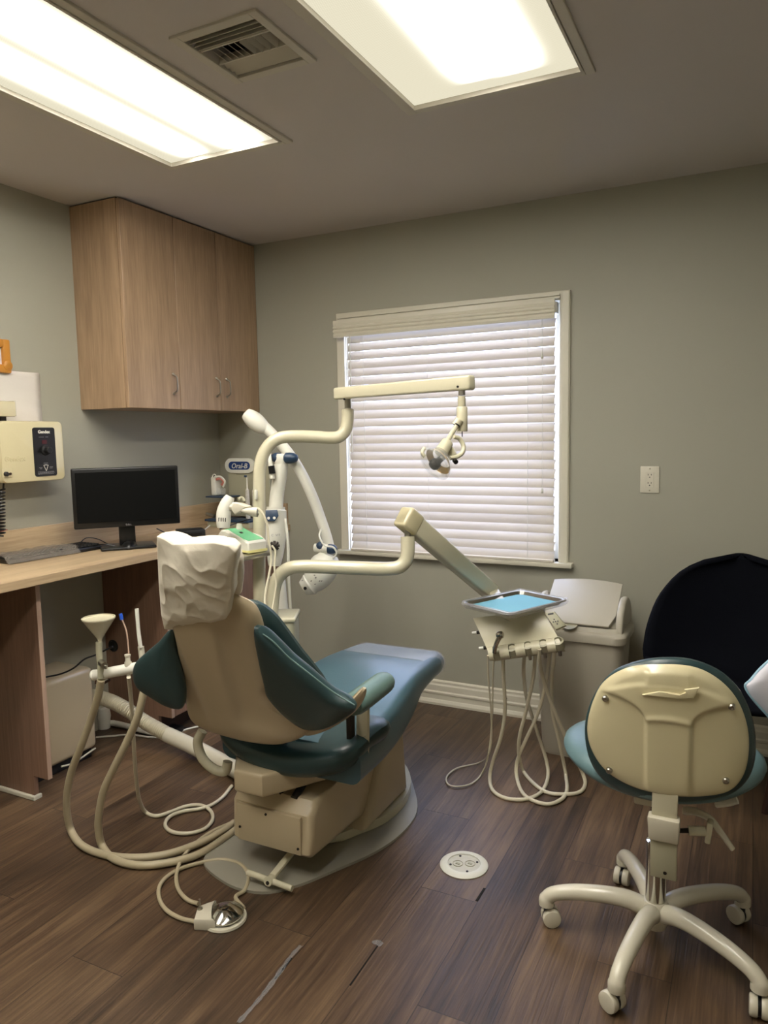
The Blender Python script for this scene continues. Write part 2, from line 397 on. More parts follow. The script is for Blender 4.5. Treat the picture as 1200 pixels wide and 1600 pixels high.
# window: casing, stool, sash and glass
bm=BM()
CW=0.047
bx(bm,WX0-CW,WX0,-0.016,0.0,WZ0,2.026,0.003); bx(bm,WX1,WX1+CW,-0.016,0.0,WZ0,2.026,0.003); bx(bm,WX0-CW,WX1+CW,-0.0165,0.0,WZ1,2.026,0.003)
bx(bm,WX1+0.012,WX1+CW-0.004,-0.021,-0.01,WZ0,2.022,0.002)
bx(bm,WX0,WX0+0.004,0,0.12,WZ0,WZ1); bx(bm,WX1-0.004,WX1,0,0.12,WZ0,WZ1)
win=struct('window_1',bm,M_trim)
ROOTS[win]=win.location.copy()
bm=BM(); bx(bm,WX0-CW-0.02,WX1+CW+0.022,-0.045,0.12,WZ0-0.022,WZ0,0.004); obj('window_sill',bm,M_trim,win)
bm=BM()
for a in ((WX0,WX0+0.04),(WX1-0.04,WX1)): bx(bm,a[0],a[1],0.085,0.115,WZ0,WZ1)
for a in ((WZ0,WZ0+0.04),(WZ1-0.04,WZ1),(1.36,1.40)): bx(bm,WX0+0.04,WX1-0.04,0.085,0.115,a[0],a[1])
obj('window_frame',bm,M_white,win)
bm=BM(); bx(bm,WX0+0.03,WX1-0.03,0.098,0.102,WZ0+0.03,WZ1-0.03); obj('pane',bm,M_glass,win)
# trim on the toe of the base cabinet
bm=BM()
bx(bm,0.001,0.331,-1.608,-1.5945,0,0.018,0.004); bx(bm,0.3185,0.332,-1.608,-1.570,0,0.018,0.004)
struct('trim_1',bm,M_trim)
bm=BM(); bx(bm,0.02,0.30,-0.935,-0.9155,0,0.03,0.008); struct('trim_2',bm,M_trim)

# ================================================================= CEILING LIGHTS AND VENT
def diffuser_mat(name,bands,base):
    """prismatic acrylic sheet lit from behind by tubes running along y"""
    m=bpy.data.materials.new(name); m.use_nodes=True; N=m.node_tree.nodes; L=m.node_tree.links; N.clear()
    e=N.new('ShaderNodeEmission'); o=N.new('ShaderNodeOutputMaterial'); L.new(e.outputs[0],o.inputs[0])
    g=N.new('ShaderNodeNewGeometry'); sp=N.new('ShaderNodeSeparateXYZ'); L.new(g.outputs['Position'],sp.inputs[0])
    def mth(op,a,b=None):
        n=N.new('ShaderNodeMath'); n.operation=op
        for i,v in enumerate((a,b)):
            if v is None: continue
            if isinstance(v,(int,float)): n.inputs[i].default_value=v
            else: L.new(v,n.inputs[i])
        return n.outputs[0]
    tot=None
    for cx,sg,amp,yend in bands:
        d=mth('DIVIDE',mth('SUBTRACT',sp.outputs['X'],cx),sg); gx=mth('EXPONENT',mth('MULTIPLY',mth('MULTIPLY',d,d),-1.0))
        fy=mth('MULTIPLY',mth('SUBTRACT',yend,sp.outputs['Y']),9.0)
        n=N.new('ShaderNodeClamp'); L.new(mth('ADD',fy,0.4),n.inputs[0]); 
        t=mth('MULTIPLY',mth('MULTIPLY',gx,n.outputs[0]),amp)
        tot=t if tot is None else mth('ADD',tot,t)
    # tiny prism pattern
    wv=mth('MULTIPLY',mth('SINE',mth('MULTIPLY',sp.outputs['X'],1100.0)),mth('SINE',mth('MULTIPLY',sp.outputs['Y'],1100.0)))
    L.new(tot,e.inputs['Strength']); e.inputs['Color'].default_value=(1.0,0.95,0.86,1)
    e2=N.new('ShaderNodeEmission'); e2.inputs['Color'].default_value=(1.0,0.93,0.70,1); L.new(mth('ADD',base,mth('MULTIPLY',wv,base*0.15)),e2.inputs['Strength'])
    ad=N.new('ShaderNodeAddShader'); L.new(e.outputs[0],ad.inputs[0]); L.new(e2.outputs[0],ad.inputs[1]); L.new(ad.outputs[0],o.inputs[0]); return m
D1=diffuser_mat('prismatic_diffuser_two_tubes',[(0.885,0.038,TUBE*1.0,-1.19),(1.105,0.050,TUBE*1.0,-1.17)],0.19)
D2=diffuser_mat('prismatic_diffuser_wide_glow',[(2.03,0.046,TUBE*0.9,-1.24),(2.135,0.046,TUBE*0.9,-1.23)],0.19)
M_lfr=mat('light_frame_paint',(196,190,176),0.5,var=0.03)
for i,(a,b) in enumerate(LX):
    t=thing('ceiling_light',['recessed fluorescent ceiling light with two bright bands, above the wooden wall cabinet','recessed fluorescent ceiling light with one wide glow, nearer the window wall right of the vent'][i],'ceiling light',((a+b)/2,(LY[0]+LY[1])/2,H),'recessed fluorescent lights')
    bm=BM()
    for q in ((a-0.028,a,LY[1]-0.028,LY[0]+0.028),(b,b+0.028,LY[1]-0.028,LY[0]+0.028)): bx(bm,q[0],q[1],q[2],q[3],H-0.008,H+0.012,0.002)
    for q in ((a,b,LY[1]-0.028,LY[1]),(a,b,LY[0],LY[0]+0.028)): bx(bm,q[0],q[1],q[2],q[3],H-0.008,H+0.012,0.002)
    for q in ((a+0.001,a+0.009,LY[1],LY[0]),(b-0.009,b-0.001,LY[1],LY[0]),(a,b,LY[0]-0.009,LY[0]-0.001),(a,b,LY[1]+0.001,LY[1]+0.009)): bx(bm,q[0],q[1],q[2],q[3],H-0.011,H+0.004,0.001)
    obj('frame',bm,M_lfr,t,smooth=False)
    bm=BM(); bx(bm,a,b,LY[1],LY[0],H+0.006,H+0.010); obj('diffuser',bm,[D1,D2][i],t,smooth=False)
t=thing('ceiling_vent','square white ceiling air vent with louvres facing four ways','air vent',(1.52,-1.695,H))
bm=BM()
x0,x1,y0,y1=1.378,1.660,-1.838,-1.552
for q in ((x0,VX[0],y0,y1),(VX[1],x1,y0,y1),(VX[0],VX[1],y0,VY[0]),(VX[0],VX[1],VY[1],y1)): bx(bm,q[0],q[1],q[2],q[3],H-0.007,H+0.003,0.002)
obj('frame',bm,M_lfr,t,smooth=False)
bm=BM(); bx(bm,VX[0],VX[1],VY[0],VY[1],H+0.055,H+0.06); obj('dark_duct',bm,M_black,t,smooth=False)
def louvre(p,ln,ang,axis):
    bm=BM()
    if axis=='x': R_=Matrix.Rotation(ang,3,'X'); box(bm,p,(ln,0.024,0.0012),R_)
    else: R_=Matrix.Rotation(ang,3,'Y'); box(bm,p,(0.024,ln,0.0012),R_)
    obj('louvre',bm,M_lfr,t,smooth=False)
for k in range(4): louvre((1.52,-1.80+k*0.018,H+0.006),0.226,math.radians(58),'x')
for k in range(3): louvre((1.52,-1.64+k*0.022,H+0.006),0.226,math.radians(-32),'x')
for k in range(5): louvre((1.425+k*0.020,-1.70,H+0.006),0.072,math.radians(38),'y')
for k in range(4): louvre((1.535+k*0.024,-1.70,H+0.006),0.072,math.radians(-72),'y')
bm=BM(); bx(bm,VX[0],VX[1],-1.742,-1.737,H-0.002,H+0.02); bx(bm,VX[0],VX[1],-1.663,-1.658,H-0.002,H+0.02); obj('divider',bm,M_lfr,t,smooth=False)
# the vent and lights need a closed duct / housing above the ceiling
bm=BM()
for (a,b,c,d) in ((VX[0]-0.01,VX[1]+0.01,VY[0]-0.01,VY[1]+0.01),(LX[0][0]-0.01,LX[0][1]+0.01,LY[1]-0.01,LY[0]+0.01),(LX[1][0]-0.01,LX[1][1]+0.01,LY[1]-0.01,LY[0]+0.01)): bx(bm,a,b,c,d,H+0.1,H+0.11)
struct('trim_3',bm,M_ceil)

# ================================================================= WINDOW BLIND
t=thing('window_blind','white slatted window blind, closed and glowing with daylight','blind',(1.42,-0.03,0.785))
bm=BM(); z0=1.897
P=[(0,0),(-0.010,0),(-0.012,0.012),(-0.008,0.022),(-0.014,0.028),(-0.014,0.034),(-0.008,0.040),(-0.014,0.046),(-0.014,0.052),(-0.009,0.058),(-0.012,0.07),(-0.010,0.086),(0,0.086)]
a=[bm.verts.new((0.822,-0.05+y,z0+z)) for y,z in P]; b=[bm.verts.new((1.972,-0.05+y,z0+z+0.004)) for y,z in P]
for i in range(len(P)): bm.faces.new((a[i],a[(i+1)%len(P)],b[(i+1)%len(P)],b[i]))
bm.faces.new(a); bm.faces.new(b[::-1]); obj('valance',bm,M_trim,t,smooth=False)
bm=BM(); bx(bm,0.87,1.978,-0.045,0.0,1.925,1.975,0.002); obj('headrail',bm,M_white,t,smooth=False)
for k,zz in enumerate((1.992,2.003)):
    bm=BM(); bar(bm,(0.835,-0.028-0.004*k,zz-0.004),(1.99,-0.030-0.004*k,zz+0.003),0.012,0.009,0.002,up=(0,0,1)); obj('spare_slat_strip',bm,M_trim,t,smooth=False)
SX0,SX1=0.887,1.968; NS=26; zt,zb=1.888,0.812; tilt=math.radians(60.5)
bm=BM()
for k in range(NS):
    z=zt-(zt-zb)*k/(NS-1); tl=tilt+random.uniform(-0.035,0.035); z+=random.uniform(-0.0015,0.0015)
    if k in (21,): tl+=0.16
    # gently crowned slat
    n=6; top=[];bot=[]
    for j in range(n+1):
        s=(j/n-0.5)*0.050; cr=0.0022*(1-(2*j/n-1)**2)
        # s runs from the inner low edge to the outer high edge
        yy=-0.022+s*math.cos(tl)-cr*math.sin(tl); zz=z+s*math.sin(tl)+cr*math.cos(tl)
        top.append((yy,zz)); bot.append((yy+0.0014*math.sin(tl),zz-0.0014*math.cos(tl)))
    Q=top+bot[::-1]; dx=random.uniform(-0.002,0.002)
    va=[bm.verts.new((SX0+dx,y,zz)) for y,zz in Q]; vb=[bm.verts.new((SX1+dx,y,zz)) for y,zz in Q]
    for i in range(len(Q)): bm.faces.new((va[i],va[(i+1)%len(Q)],vb[(i+1)%len(Q)],vb[i]))
    bm.faces.new(va[::-1]); bm.faces.new(vb)
obj('slats',bm,M_slat,t)
bm=BM(); bx(bm,SX0,SX1,-0.045,-0.005,0.7825,0.796,0.003); obj('bottom_rail',bm,M_vinylw,t,smooth=False)
for xx in (0.985,1.34,1.845):
    bm=BM(); cyl(bm,(xx,-0.042,0.80),(xx,-0.042,1.90),0.0009 if xx!=1.34 else 0.0005,6); obj('ladder_cord',bm,M_white,t)
for xx,zz in ((0.905,1.22),(0.919,1.30)):
    bm=BM(); cyl(bm,(xx,-0.060,zz),(xx-0.004,-0.052,1.90),0.0035,8); obj('tilt_wand',bm,M_white,t)
for xx,zz in ((1.915,1.735),(1.918,1.12)):
    bm=BM(); cyl(bm,(xx,-0.056,zz),(xx-0.003,-0.052,1.90),0.0008,6); lathe(bm,[(0.003,0.018),(0.006,0.004),(0.0065,0),(0.004,-0.006)],(xx,-0.056,zz-0.005),n=10); obj('pull_cord',bm,M_white,t)

# ================================================================= CABINETS AND DESK ALONG THE LEFT WALL
t=thing('wall_cabinet','light oak three-door cabinet hung high in the corner under the ceiling','cabinet',(0.15,-0.49,1.533))
bm=BM()
bx(bm,0,0.280,-0.978,-0.960,1.533,2.436); bx(bm,0,0.280,-0.018,-0.001,1.533,2.436); bx(bm,0,0.280,-0.960,-0.018,1.533,1.551); bx(bm,0,0.280,-0.960,-0.018,2.418,2.436); bx(bm,0,0.010,-0.960,-0.018,1.551,2.418)
obj('body',bm,M_oak,t,smooth=False)
bm=BM(); bx(bm,0.0,0.279,-0.97,-0.002,2.4362,2.4405); obj('top_gap_filler',bm,M_dark,t,smooth=False)
ds=[(-0.977,-0.645),(-0.641,-0.338),(-0.334,-0.003)]
for k,(a,b) in enumerate(ds):
    bm=BM(); bx(bm,0.282,0.300,a,b,1.533,2.434,0.0015,1); d=obj('door',bm,M_oak,t,smooth=False)
    hy=[b-0.045,b-0.033,a+0.045][k]
    bm=BM(); tube(bm,[(0.300,hy,1.606),(0.312,hy,1.612),(0.324,hy,1.622),(0.326,hy,1.652),(0.324,hy,1.682),(0.312,hy,1.692),(0.300,hy,1.698)],lambda s:0.0032+0.0048*abs(2*s-1)**4,n=10,k=4); obj('handle',bm,M_steel,d)
CF=0.48; CT=0.905
t=thing('countertop','long light oak laminate countertop with low backsplash, running to the corner','countertop',(0.24,-1.2,CT-0.035))
bm=BM(); bx(bm,0.001,CF,-2.6,-0.001,CT-0.035,CT,0.003,2); obj('slab',bm,M_oaky,t,smooth=False)
bm=BM(); bx(bm,0.001,0.020,-2.6,-0.021,CT,1.022,0.0015,1); obj('backsplash',bm,M_oaky,t,smooth=False)
bm=BM(); bx(bm,0.021,0.468,-0.020,-0.001,CT,1.022,0.0015,1); obj('backsplash',bm,M_oakx,t,smooth=False)
def side_panel(bm,y0,y1,z1):
    prism(bm,[(0.001,y0,0.0),(0.318,y0,0.0),(0.318,y0,0.095),(0.400,y0,0.095),(0.400,y0,z1),(0.001,y0,z1)],(0,y1-y0,0))
t=thing('desk_support_panel','brown oak upright panel under the countertop at the left edge, white trim at its toe','panel',(0.2,-1.58,0))
bm=BM(); side_panel(bm,-1.594,-1.575,CT-0.036); obj('board',bm,M_oakd,t,smooth=False)
bm=BM(); bx(bm,0.4005,0.402,-1.594,-1.575,0.095,CT-0.036); obj('edge_band',bm,M_edge,t,smooth=False)
t=thing('base_cabinet','brown oak base cabinet in the corner below the desk, with a round cable hole','cabinet',(0.2,-0.44,0))
bm=BM(); side_panel(bm,-0.915,-0.897,CT-0.036); obj('end_panel',bm,M_oakd,t,smooth=False)
bm=BM(); bx(bm,0.4005,0.402,-0.915,-0.897,0.095,CT-0.036); obj('edge_band',bm,M_edge,t,smooth=False)
bm=BM(); bx(bm,0.01,0.384,-0.896,-0.002,0.095,CT-0.036); obj('body',bm,M_oakd,t,smooth=False)
bm=BM(); bx(bm,0.386,0.402,-0.895,-0.006,0.097,CT-0.04,0.001,1); obj('door',bm,M_oakd,t,smooth=False)
bm=BM(); bx(bm,0.3,0.316,-0.896,-0.002,0,0.0945); obj('toe_kick',bm,M_brown,t,smooth=False)
gp=(0.051,-0.916,0.403)
bm=BM(); lathe(bm,[(0.030,0.0),(0.030,0.003),(0.024,0.004),(0.022,-0.001)],(gp[0],-0.9155,gp[2]),(0,-1,0),24); obj('cable_hole',bm,M_black,t)
# cast iron foot block under the cabinet
t=thing('outlet_strip','small black power brick on the floor under the corner cabinet','power adapter',(0.233,-0.768,0))
bm=BM(); bx(bm,0.325,0.395,-0.89,-0.83,0.0,0.030,0.006); obj('case',bm,M_black,t)
bm=BM(); tube(bm,[(0.365,-0.83,0.012),(0.40,-0.80,0.006),(0.43,-0.74,0.005)],0.004,n=8); obj('cord',bm,M_black,t)

# monitor
def on_line(a,b,s): return Vector(a).lerp(Vector(b),s)
TL=Vector((0.16,-1.195,1.272)); TR=Vector((0.448,-0.849,1.268)); BL=Vector((0.183,-1.214,1.009))
t=thing('computer_monitor','black flat computer monitor, switched off, on the oak counter','monitor',(0.25,-0.92,CT))
xd=(TR-TL); xd.z=0; mw=xd.length; xd.normalize(); zd=Vector((0,0,1)); nd=xd.cross(zd)   # nd faces the room
mh=(TL-BL).length*1.0
Mr=Matrix((xd,nd,zd)).transposed()
cc=(TL+TR)/2; cc.z=(TL.z+TR.z)/2-mh/2
def mp(u,v,w): return cc+xd*u+zd*v+nd*w
bm=BM(); box(bm,mp(0,0,-0.018),(mw,0.034,mh),Mr,0.006,3); obj('case',bm,M_black,t)
bm=BM(); box(bm,mp(0,0.004,0.0),(mw-0.030,0.003,mh-0.044),Mr,0.0005,1); obj('screen',bm,M_screen,t,smooth=False)
text('maker_mark','DELL',0.011,mp(0,-mh/2+0.005,0.0006),xd,zd,M_legend,t,align='CENTER')
bm=BM(); bar(bm,mp(-0.005,-mh/2+0.03,-0.045),Vector((mp(-0.005,0,-0.045).x,mp(-0.005,0,-0.045).y,CT+0.012)),0.070,0.026,0.005,up=nd)
obj('stand',bm,M_black,t)
bc=mp(-0.005,0,-0.05); bc.z=CT
bm=BM(); box(bm,(bc.x,bc.y,CT+0.007),(0.235,0.17,0.012),Mr,0.005,2); obj('stand_base',bm,M_black,t)
# keyboard in its plastic sleeve
k0=Vector((0.085,-1.50,0)); k1=Vector((0.115,-1.075,0)); kd=(k1-k0).normalized(); kx=Vector((kd.y,-kd.x,0))
Kr=Matrix((kd,Vector((-kd.y,kd.x,0)),Vector((0,0,1)))).transposed()
t=thing('keyboard','black keyboard half covered by a wrinkled clear plastic sleeve','keyboard',((k0+k1)/2).to_tuple()[:2]+(CT,))
kc=(k0+k1)/2
bm=BM(); box(bm,(kc.x,kc.y,CT+0.010),(0.44,0.145,0.018),Kr,0.005,2); obj('case',bm,M_black,t)
bm=BM()
for r in range(6):
    for c in range(21):
        if r==5 and 5<c<11: continue
        p=kc+kd*(-0.205+c*0.0205)+Vector((-kd.y,kd.x,0))*(-0.055+r*0.0215)
        box(bm,(p.x,p.y,CT+0.023),(0.0165,0.0165,0.008),Kr,0.002,1)
obj('keys',bm,M_blackm,t)
bm=BM()
nu,nv=40,16; grid=[]
for i in range(nu+1):
    row=[]
    for j in range(nv+1):
        u=-0.235+0.335*i/nu; v=-0.085+0.17*j/nv; e=max(0,1-abs(v)/0.085)
        h=0.030*min(1,e*3.0)+0.007*noise.noise(Vector((u*26,v*34,0)))*min(1,e*4)+0.004
        p=kc+kd*u+Vector((-kd.y,kd.x,0))*v; row.append(bm.verts.new((p.x,p.y,CT+max(0.002,h))))
    grid.append(row)
for i in range(nu):
    for j in range(nv): bm.faces.new((grid[i][j],grid[i+1][j],grid[i+1][j+1],grid[i][j+1]))
M_kfilm=clear('dusty_keyboard_film',(150,142,132),0.25,0.45)
obj('plastic_sleeve',bm,M_kfilm,t)
mp_=(0.311,-1.011,0.905)
bm=BM(); prof_=[(0.0335,0),(0.035,0.006),(0.032,0.016),(0.024,0.026),(0.012,0.032),(0.002,0.033)]
lathe(bm,prof_,(mp_[0]-0.02,mp_[1],CT),(0,0,1),20,sx=1.55,up=(0.7,0.5,0)); t=thing('computer_mouse','small black computer mouse in front of the monitor stand','mouse',(mp_[0]-0.02,mp_[1],CT)); obj('body',bm,M_black,t)
bm=BM(); tube(bm,[(mp_[0]-0.06,mp_[1]-0.01,CT+0.006),(mp_[0]-0.12,mp_[1]-0.06,CT+0.022),(mp_[0]-0.2,mp_[1]-0.06,CT+0.012),(0.10,-1.02,CT+0.006)],0.002,n=6); obj('cord',bm,M_black,t)
# cables on the counter
def cable(name,pts,r,m,label,cat='cable',group='loose cables',k=6):
    bm=BM(); tube(bm,pts,r,n=8,k=k); o=obj(name,bm,m); tag(o,label,cat,group); return o
cable('cable',[(0.15,-1.17,CT+0.03),(0.12,-1.10,CT+0.05),(0.10,-1.02,CT+0.035),(0.12,-0.98,CT+0.008),(0.16,-0.99,CT+0.003)],0.0022,M_black,'thin black cable arching behind the keyboard')
cable('cable',[(0.12,-0.66,CT+0.04),(0.15,-0.60,CT+0.003),(0.18,-0.55,CT+0.004),(0.20,-0.52,CT+0.010),(0.215,-0.50,CT+0.020)],0.003,M_black,'black cable lying between monitor and black box')
cable('cable',[(0.33,-0.80,CT+0.004),(0.27,-0.70,CT+0.004),(0.26,-0.60,CT+0.006),(0.29,-0.52,CT+0.018),(0.275,-0.44,CT+0.035)],0.0028,M_white,'white cable end beside the tissue cover and black box')
cable('cable',[(0.345,-0.45,CT+0.02),(0.40,-0.38,CT+0.045),(0.44,-0.30,CT+0.06),(0.45,-0.2,CT+0.05),(0.40,-0.12,CT+0.003)],0.0035,M_black,'black cable looping up beside the mint green charging base')
cable('cable',[(0.30,-0.38,CT+0.03),(0.30,-0.25,CT+0.055),(0.33,-0.14,CT+0.04),(0.38,-0.10,CT+0.005)],0.0022,M_black,'thin black cable rising from behind the black box')
b0=Vector((0.317,-0.637,0.905))
t=thing('black_box','small black electronic box on the counter right of the monitor','electronic box',(b0.x,b0.y,CT))
bm=BM(); box(bm,(b0.x,b0.y,CT+0.022),(0.13,0.10,0.042),Mr,0.005,2); obj('case',bm,M_blackm,t)
bm=BM(); box(bm,(b0.x+nd.x*0.051,b0.y+nd.y*0.051,CT+0.022),(0.10,0.003,0.012),Mr,0.001,1); obj('front_slot',bm,M_black,t)
# red pencil on the backsplash
bm=BM(); cyl(bm,(0.012,-1.62,1.0265),(0.012,-1.425,1.0265),0.0042,6); cyl(bm,(0.012,-1.425,1.0265),(0.012,-1.405,1.0265),0.0042,6,0.0008)
tag(obj('pencil',bm,M_red,smooth=False),'red pencil lying on top of the backsplash below the x-ray control box','pencil')

# ---- x-ray control unit on the wall
UX=0.13
q=[Vector(v) for v in [(0.13,-1.491,1.475), (0.13,-1.198,1.47), (0.13,-1.207,1.226), (0.13,-1.5,1.221), (0.13,-1.349,1.443), (0.13,-1.242,1.448), (0.13,-1.244,1.247), (0.13,-1.346,1.245)]]
t=thing('xray_control_unit','cream wall-mounted x-ray control box with a black dial panel','medical device',(0,-1.35,q[2].z))
y1=q[1].y; zt_,zb_=q[1].z+0.004,q[2].z
yl=-1.49
bm=BM()
out_=[(UX,y,z) for y,z in rrect(yl-0.005,y1,zb_,zt_,0.022)]
prism(bm,[Vector((0.0,v[1],v[2])) for v in out_],(UX,0,0),0.006,2); obj('case',bm,M_yelcream,t)
py0,py1,pz0,pz1=q[4].y,q[5].y,q[7].z,q[5].z
bm=BM(); prism(bm,[Vector((UX,y,z)) for y,z in rrect(py0,py1,pz0,pz1,0.010)],(0.003,0,0)); pan=obj('control_panel',bm,M_black,t,smooth=False)
pc=(py0+py1)/2; ph=pz1-pz0
YD=(0,1,0); ZD=(0,0,1)
text('lettering','Gendex',0.018,(UX+0.0035,pc,pz1-0.024),YD,ZD,M_white,pan,align='CENTER',bold=0.0006)
bm=BM()      # lines of print too small to read in the photograph
for (a,b,z) in ((-0.026,-0.001,pz1-0.0405),(0.006,0.020,pz1-0.0405),(-0.011,0.011,pz1-0.149),(-0.006,0.006,pz1-0.154),(-0.034,-0.018,pz0+0.036),(-0.030,-0.020,pz0+0.031),(0.018,0.034,pz0+0.037),(0.018,0.032,pz0+0.032)): bx(bm,UX+0.0028,UX+0.0034,pc+a,pc+b,z,z+0.0013)
for z in (0.018,0.0135,0.009):
    y_=pc-0.040
    while y_<pc+0.036:
        w_=random.uniform(0.004,0.010); bx(bm,UX+0.0028,UX+0.0034,y_,y_+w_,pz0+z,pz0+z+0.0016); y_+=w_+0.002
obj('fine_print',bm,M_legend,pan,smooth=False)
bm=BM(); bx(bm,UX+0.002,UX+0.004,pc-0.012,pc+0.012,pz1-0.068,pz1-0.052); obj('display_window',bm,M_redled,pan,smooth=False)
bm=BM(); lathe(bm,[(0.022,0),(0.021,0.005),(0.014,0.008),(0.0135,0.026),(0.0115,0.028)],(UX+0.003,pc+0.002,pz1-0.095),(1,0,0),24); obj('dial_knob',bm,M_blackm,pan)
bm=BM(); tp=[(UX+0.0035,pc-0.011,pz0+0.046),(UX+0.0035,pc+0.011,pz0+0.046),(UX+0.0035,pc,pz0+0.022)]
for i in range(3): bar(bm,tp[i],tp[(i+1)%3],0.0016,0.0016,up=(1,0,0))
obj('warning_triangle',bm,M_white,pan,smooth=False)
text('embossed_lettering','Gendex',0.030,(UX+0.0003,yl+0.006,zb_+0.086),YD,ZD,M_yelcream,t,ext=0.0016)
sy,sz=(0.13,-1.479,1.268)[1:]
bm=BM(); bx(bm,UX,UX+0.002,sy-0.020,sy+0.026,sz-0.018,sz+0.018,0.0008,1); sp_=obj('switch_plate',bm,M_yelcream,t,smooth=False)
bm=BM(); lathe(bm,[(0.009,0),(0.009,0.010),(0.006,0.014)],(UX+0.002,sy-0.006,sz-0.004),(1,0,0),14); obj('switch',bm,M_blackm,sp_)
bm=BM(); lathe(bm,[(0.005,0),(0.005,0.005)],(UX+0.002,sy+0.014,sz-0.004),(1,0,0),12); obj('indicator_lamp',bm,M_brown,sp_)
# coiled cord below
bm=BM(); cp=[]
cy,cz=(0.09,-1.477,1.208)[1:]
for i in range(0,14*10+1):
    a=2*PI*i/10; cp.append((0.09+0.014*math.cos(a),cy-0.002-0.0001*i+0.014*math.sin(a),cz-0.004-0.0135*i/10*1.0))
tube(bm,[(0.09,cy+0.012,cz+0.02)]+cp,0.0038,n=6,smooth=False); obj('coiled_cord',bm,M_black,t)
# scissor arm end above the control unit
q=[Vector(v) for v in [(0.12,-1.478,1.548), (0.12,-1.409,1.553), (0.12,-1.408,1.492), (0.12,-1.483,1.488)]]
t=thing('scissor_bracket','cream x-ray arm end with dark hinge, resting above the control box','medical arm',(0.10,q[0].y,q[3].z-0.02))
bm=BM(); bx(bm,0.05,0.12,q[1].y-0.25,q[1].y,q[2].z,q[1].z,0.005,2); obj('arm_cover',bm,M_yelcream,t)
bm=BM(); bx(bm,0.045,0.115,q[1].y,q[1].y+0.006,q[2].z+0.002,q[1].z+0.003,0.002,1); obj('end_cap',bm,M_bone,t)
bm=BM(); bx(bm,0.065,0.105,q[1].y-0.06,q[1].y-0.035,zt_,q[2].z+0.001); obj('hinge_pin',bm,M_dark,t,smooth=False)
# wall paper sheet and picture frame
q=[Vector(v) for v in [(0.003,-1.198,1.685), (0.003,-1.191,1.445), (0.003,-1.382,1.676)]]
bm=BM(); nu=14; g=[[bm.verts.new((0.003+0.004*noise.noise(Vector((i*0.5,j*0.6,3)))+0.004,q[0].y-0.45*i/nu,1.44+(q[0].z-1.44)*j/nu)) for j in range(nu+1)] for i in range(nu+1)]
for i in range(nu):
    for j in range(nu): bm.faces.new((g[i][j],g[i+1][j],g[i+1][j+1],g[i][j+1]))
o=obj('paper_sheet',bm,M_sheet); md=o.modifiers.new('thick','SOLIDIFY'); md.thickness=0.0008
tag(o,'large blank white paper taped to the left wall behind the x-ray control box','paper')
q=[Vector(v) for v in [(0.02,-1.343,1.811), (0.02,-1.348,1.674), (0.02,-1.372,1.782), (0.02,-1.37,1.699)]]
t=thing('picture_frame','carved honey-coloured wooden picture frame at the left edge above the white paper','picture frame',(0.01,q[0].y-0.1,q[1].z))
FY=q[0].y+0.002; FB=q[1].z; FT=q[0].z; wf=0.034
bm=BM()
for a in ((FY-wf,FY,FB,FT),(FY-0.22,FY-0.22+wf,FB,FT)): bx(bm,0.002,0.022,a[0],a[1],a[2],a[3],0.005,2)
for a in ((FB,FB+wf),(FT-wf,FT)): bx(bm,0.002,0.0215,FY-0.20,FY-0.02,a[0],a[1],0.005,2)
lathe(bm,[(0.020,0),(0.020,0.003),(0.012,0.007),(0.004,0.008)],(0.0205,FY-0.016,FB+0.030),(1,0,0),18)
obj('frame',bm,M_frame,t)
bm=BM(); bx(bm,0.004,0.008,FY-0.19,FY-0.028,FB+0.028,FT-0.028); obj('picture',bm,mat('pale_picture_print',(206,196,196),0.4,var=0.25,scale=40),t,smooth=False)

# ---- Oral care display stand in the corner
t=thing('toothbrush_display','countertop toothbrush display with a white oval sign and dark blue shelves','display stand',(0.28,-0.14,0.873))
dy=-0.14
def P14(v): return Vector(v)
q=[Vector(v) for v in [(0.147,-0.14,1.239), (0.349,-0.14,1.24), (0.251,-0.14,1.278), (0.247,-0.14,1.197), (0.176,-0.14,1.239), (0.319,-0.14,1.24), (0.307,-0.14,0.981), (0.333,-0.14,0.982)]]
cx=(q[0].x+q[1].x)/2; cz=(q[2].z+q[3].z)/2; hw=(q[1].x-q[0].x)/2; hh=(q[2].z-q[3].z)/2
def stadium(cx,y,cz,hw,hh,n=10):
    o=[]
    for s in (1,-1):
        for i in range(n+1):
            a=-PI/2+PI*i/n; o.append(Vector((cx+s*((hw-hh)+hh*math.cos(a)),y,cz+s*hh*math.sin(a))))
    return o
bm=BM(); prism(bm,stadium(cx,dy,cz,hw,hh),(0,0.014,0),0.003,2); sg=obj('sign',bm,M_white,t)
bm=BM(); prism(bm,stadium(cx,dy-0.0015,cz,hw*0.72,hh*0.55),(0,0.002,0)); lg=obj('logo_badge',bm,M_navy,sg,smooth=False)
text('lettering','Oral-B',hh*0.98,(cx,dy-0.002,cz-hh*0.36),(1,0,0),(0,0,1),M_white,lg,align='CENTER',bold=0.0002,shear=0.25)
bm=BM(); bx(bm,0.16,0.44,-0.130,-0.118,CT+0.05,cz,0.004); bx(bm,cx-0.03,cx+0.03,-0.135,-0.118,cz-0.05,cz+0.02,0.004); obj('back_panel',bm,M_greyc,t)
s1=(0.144,-0.18,1.077)
sh1=[(0.085,-0.18,1.073), (0.219,-0.18,1.068)]; sh2=[(0.087,-0.2,0.959), (0.392,-0.2,0.941)]
bm=BM(); bx(bm,sh1[0][0],sh1[1][0]+0.02,-0.24,-0.119,sh1[0][2]-0.008,sh1[0][2],0.003); obj('shelf',bm,M_blue,t)
bm=BM(); bx(bm,sh2[0][0]+0.01,sh2[1][0],-0.27,-0.119,sh2[1][2]-0.004,sh2[1][2]+0.008,0.003); obj('shelf',bm,M_blue,t)
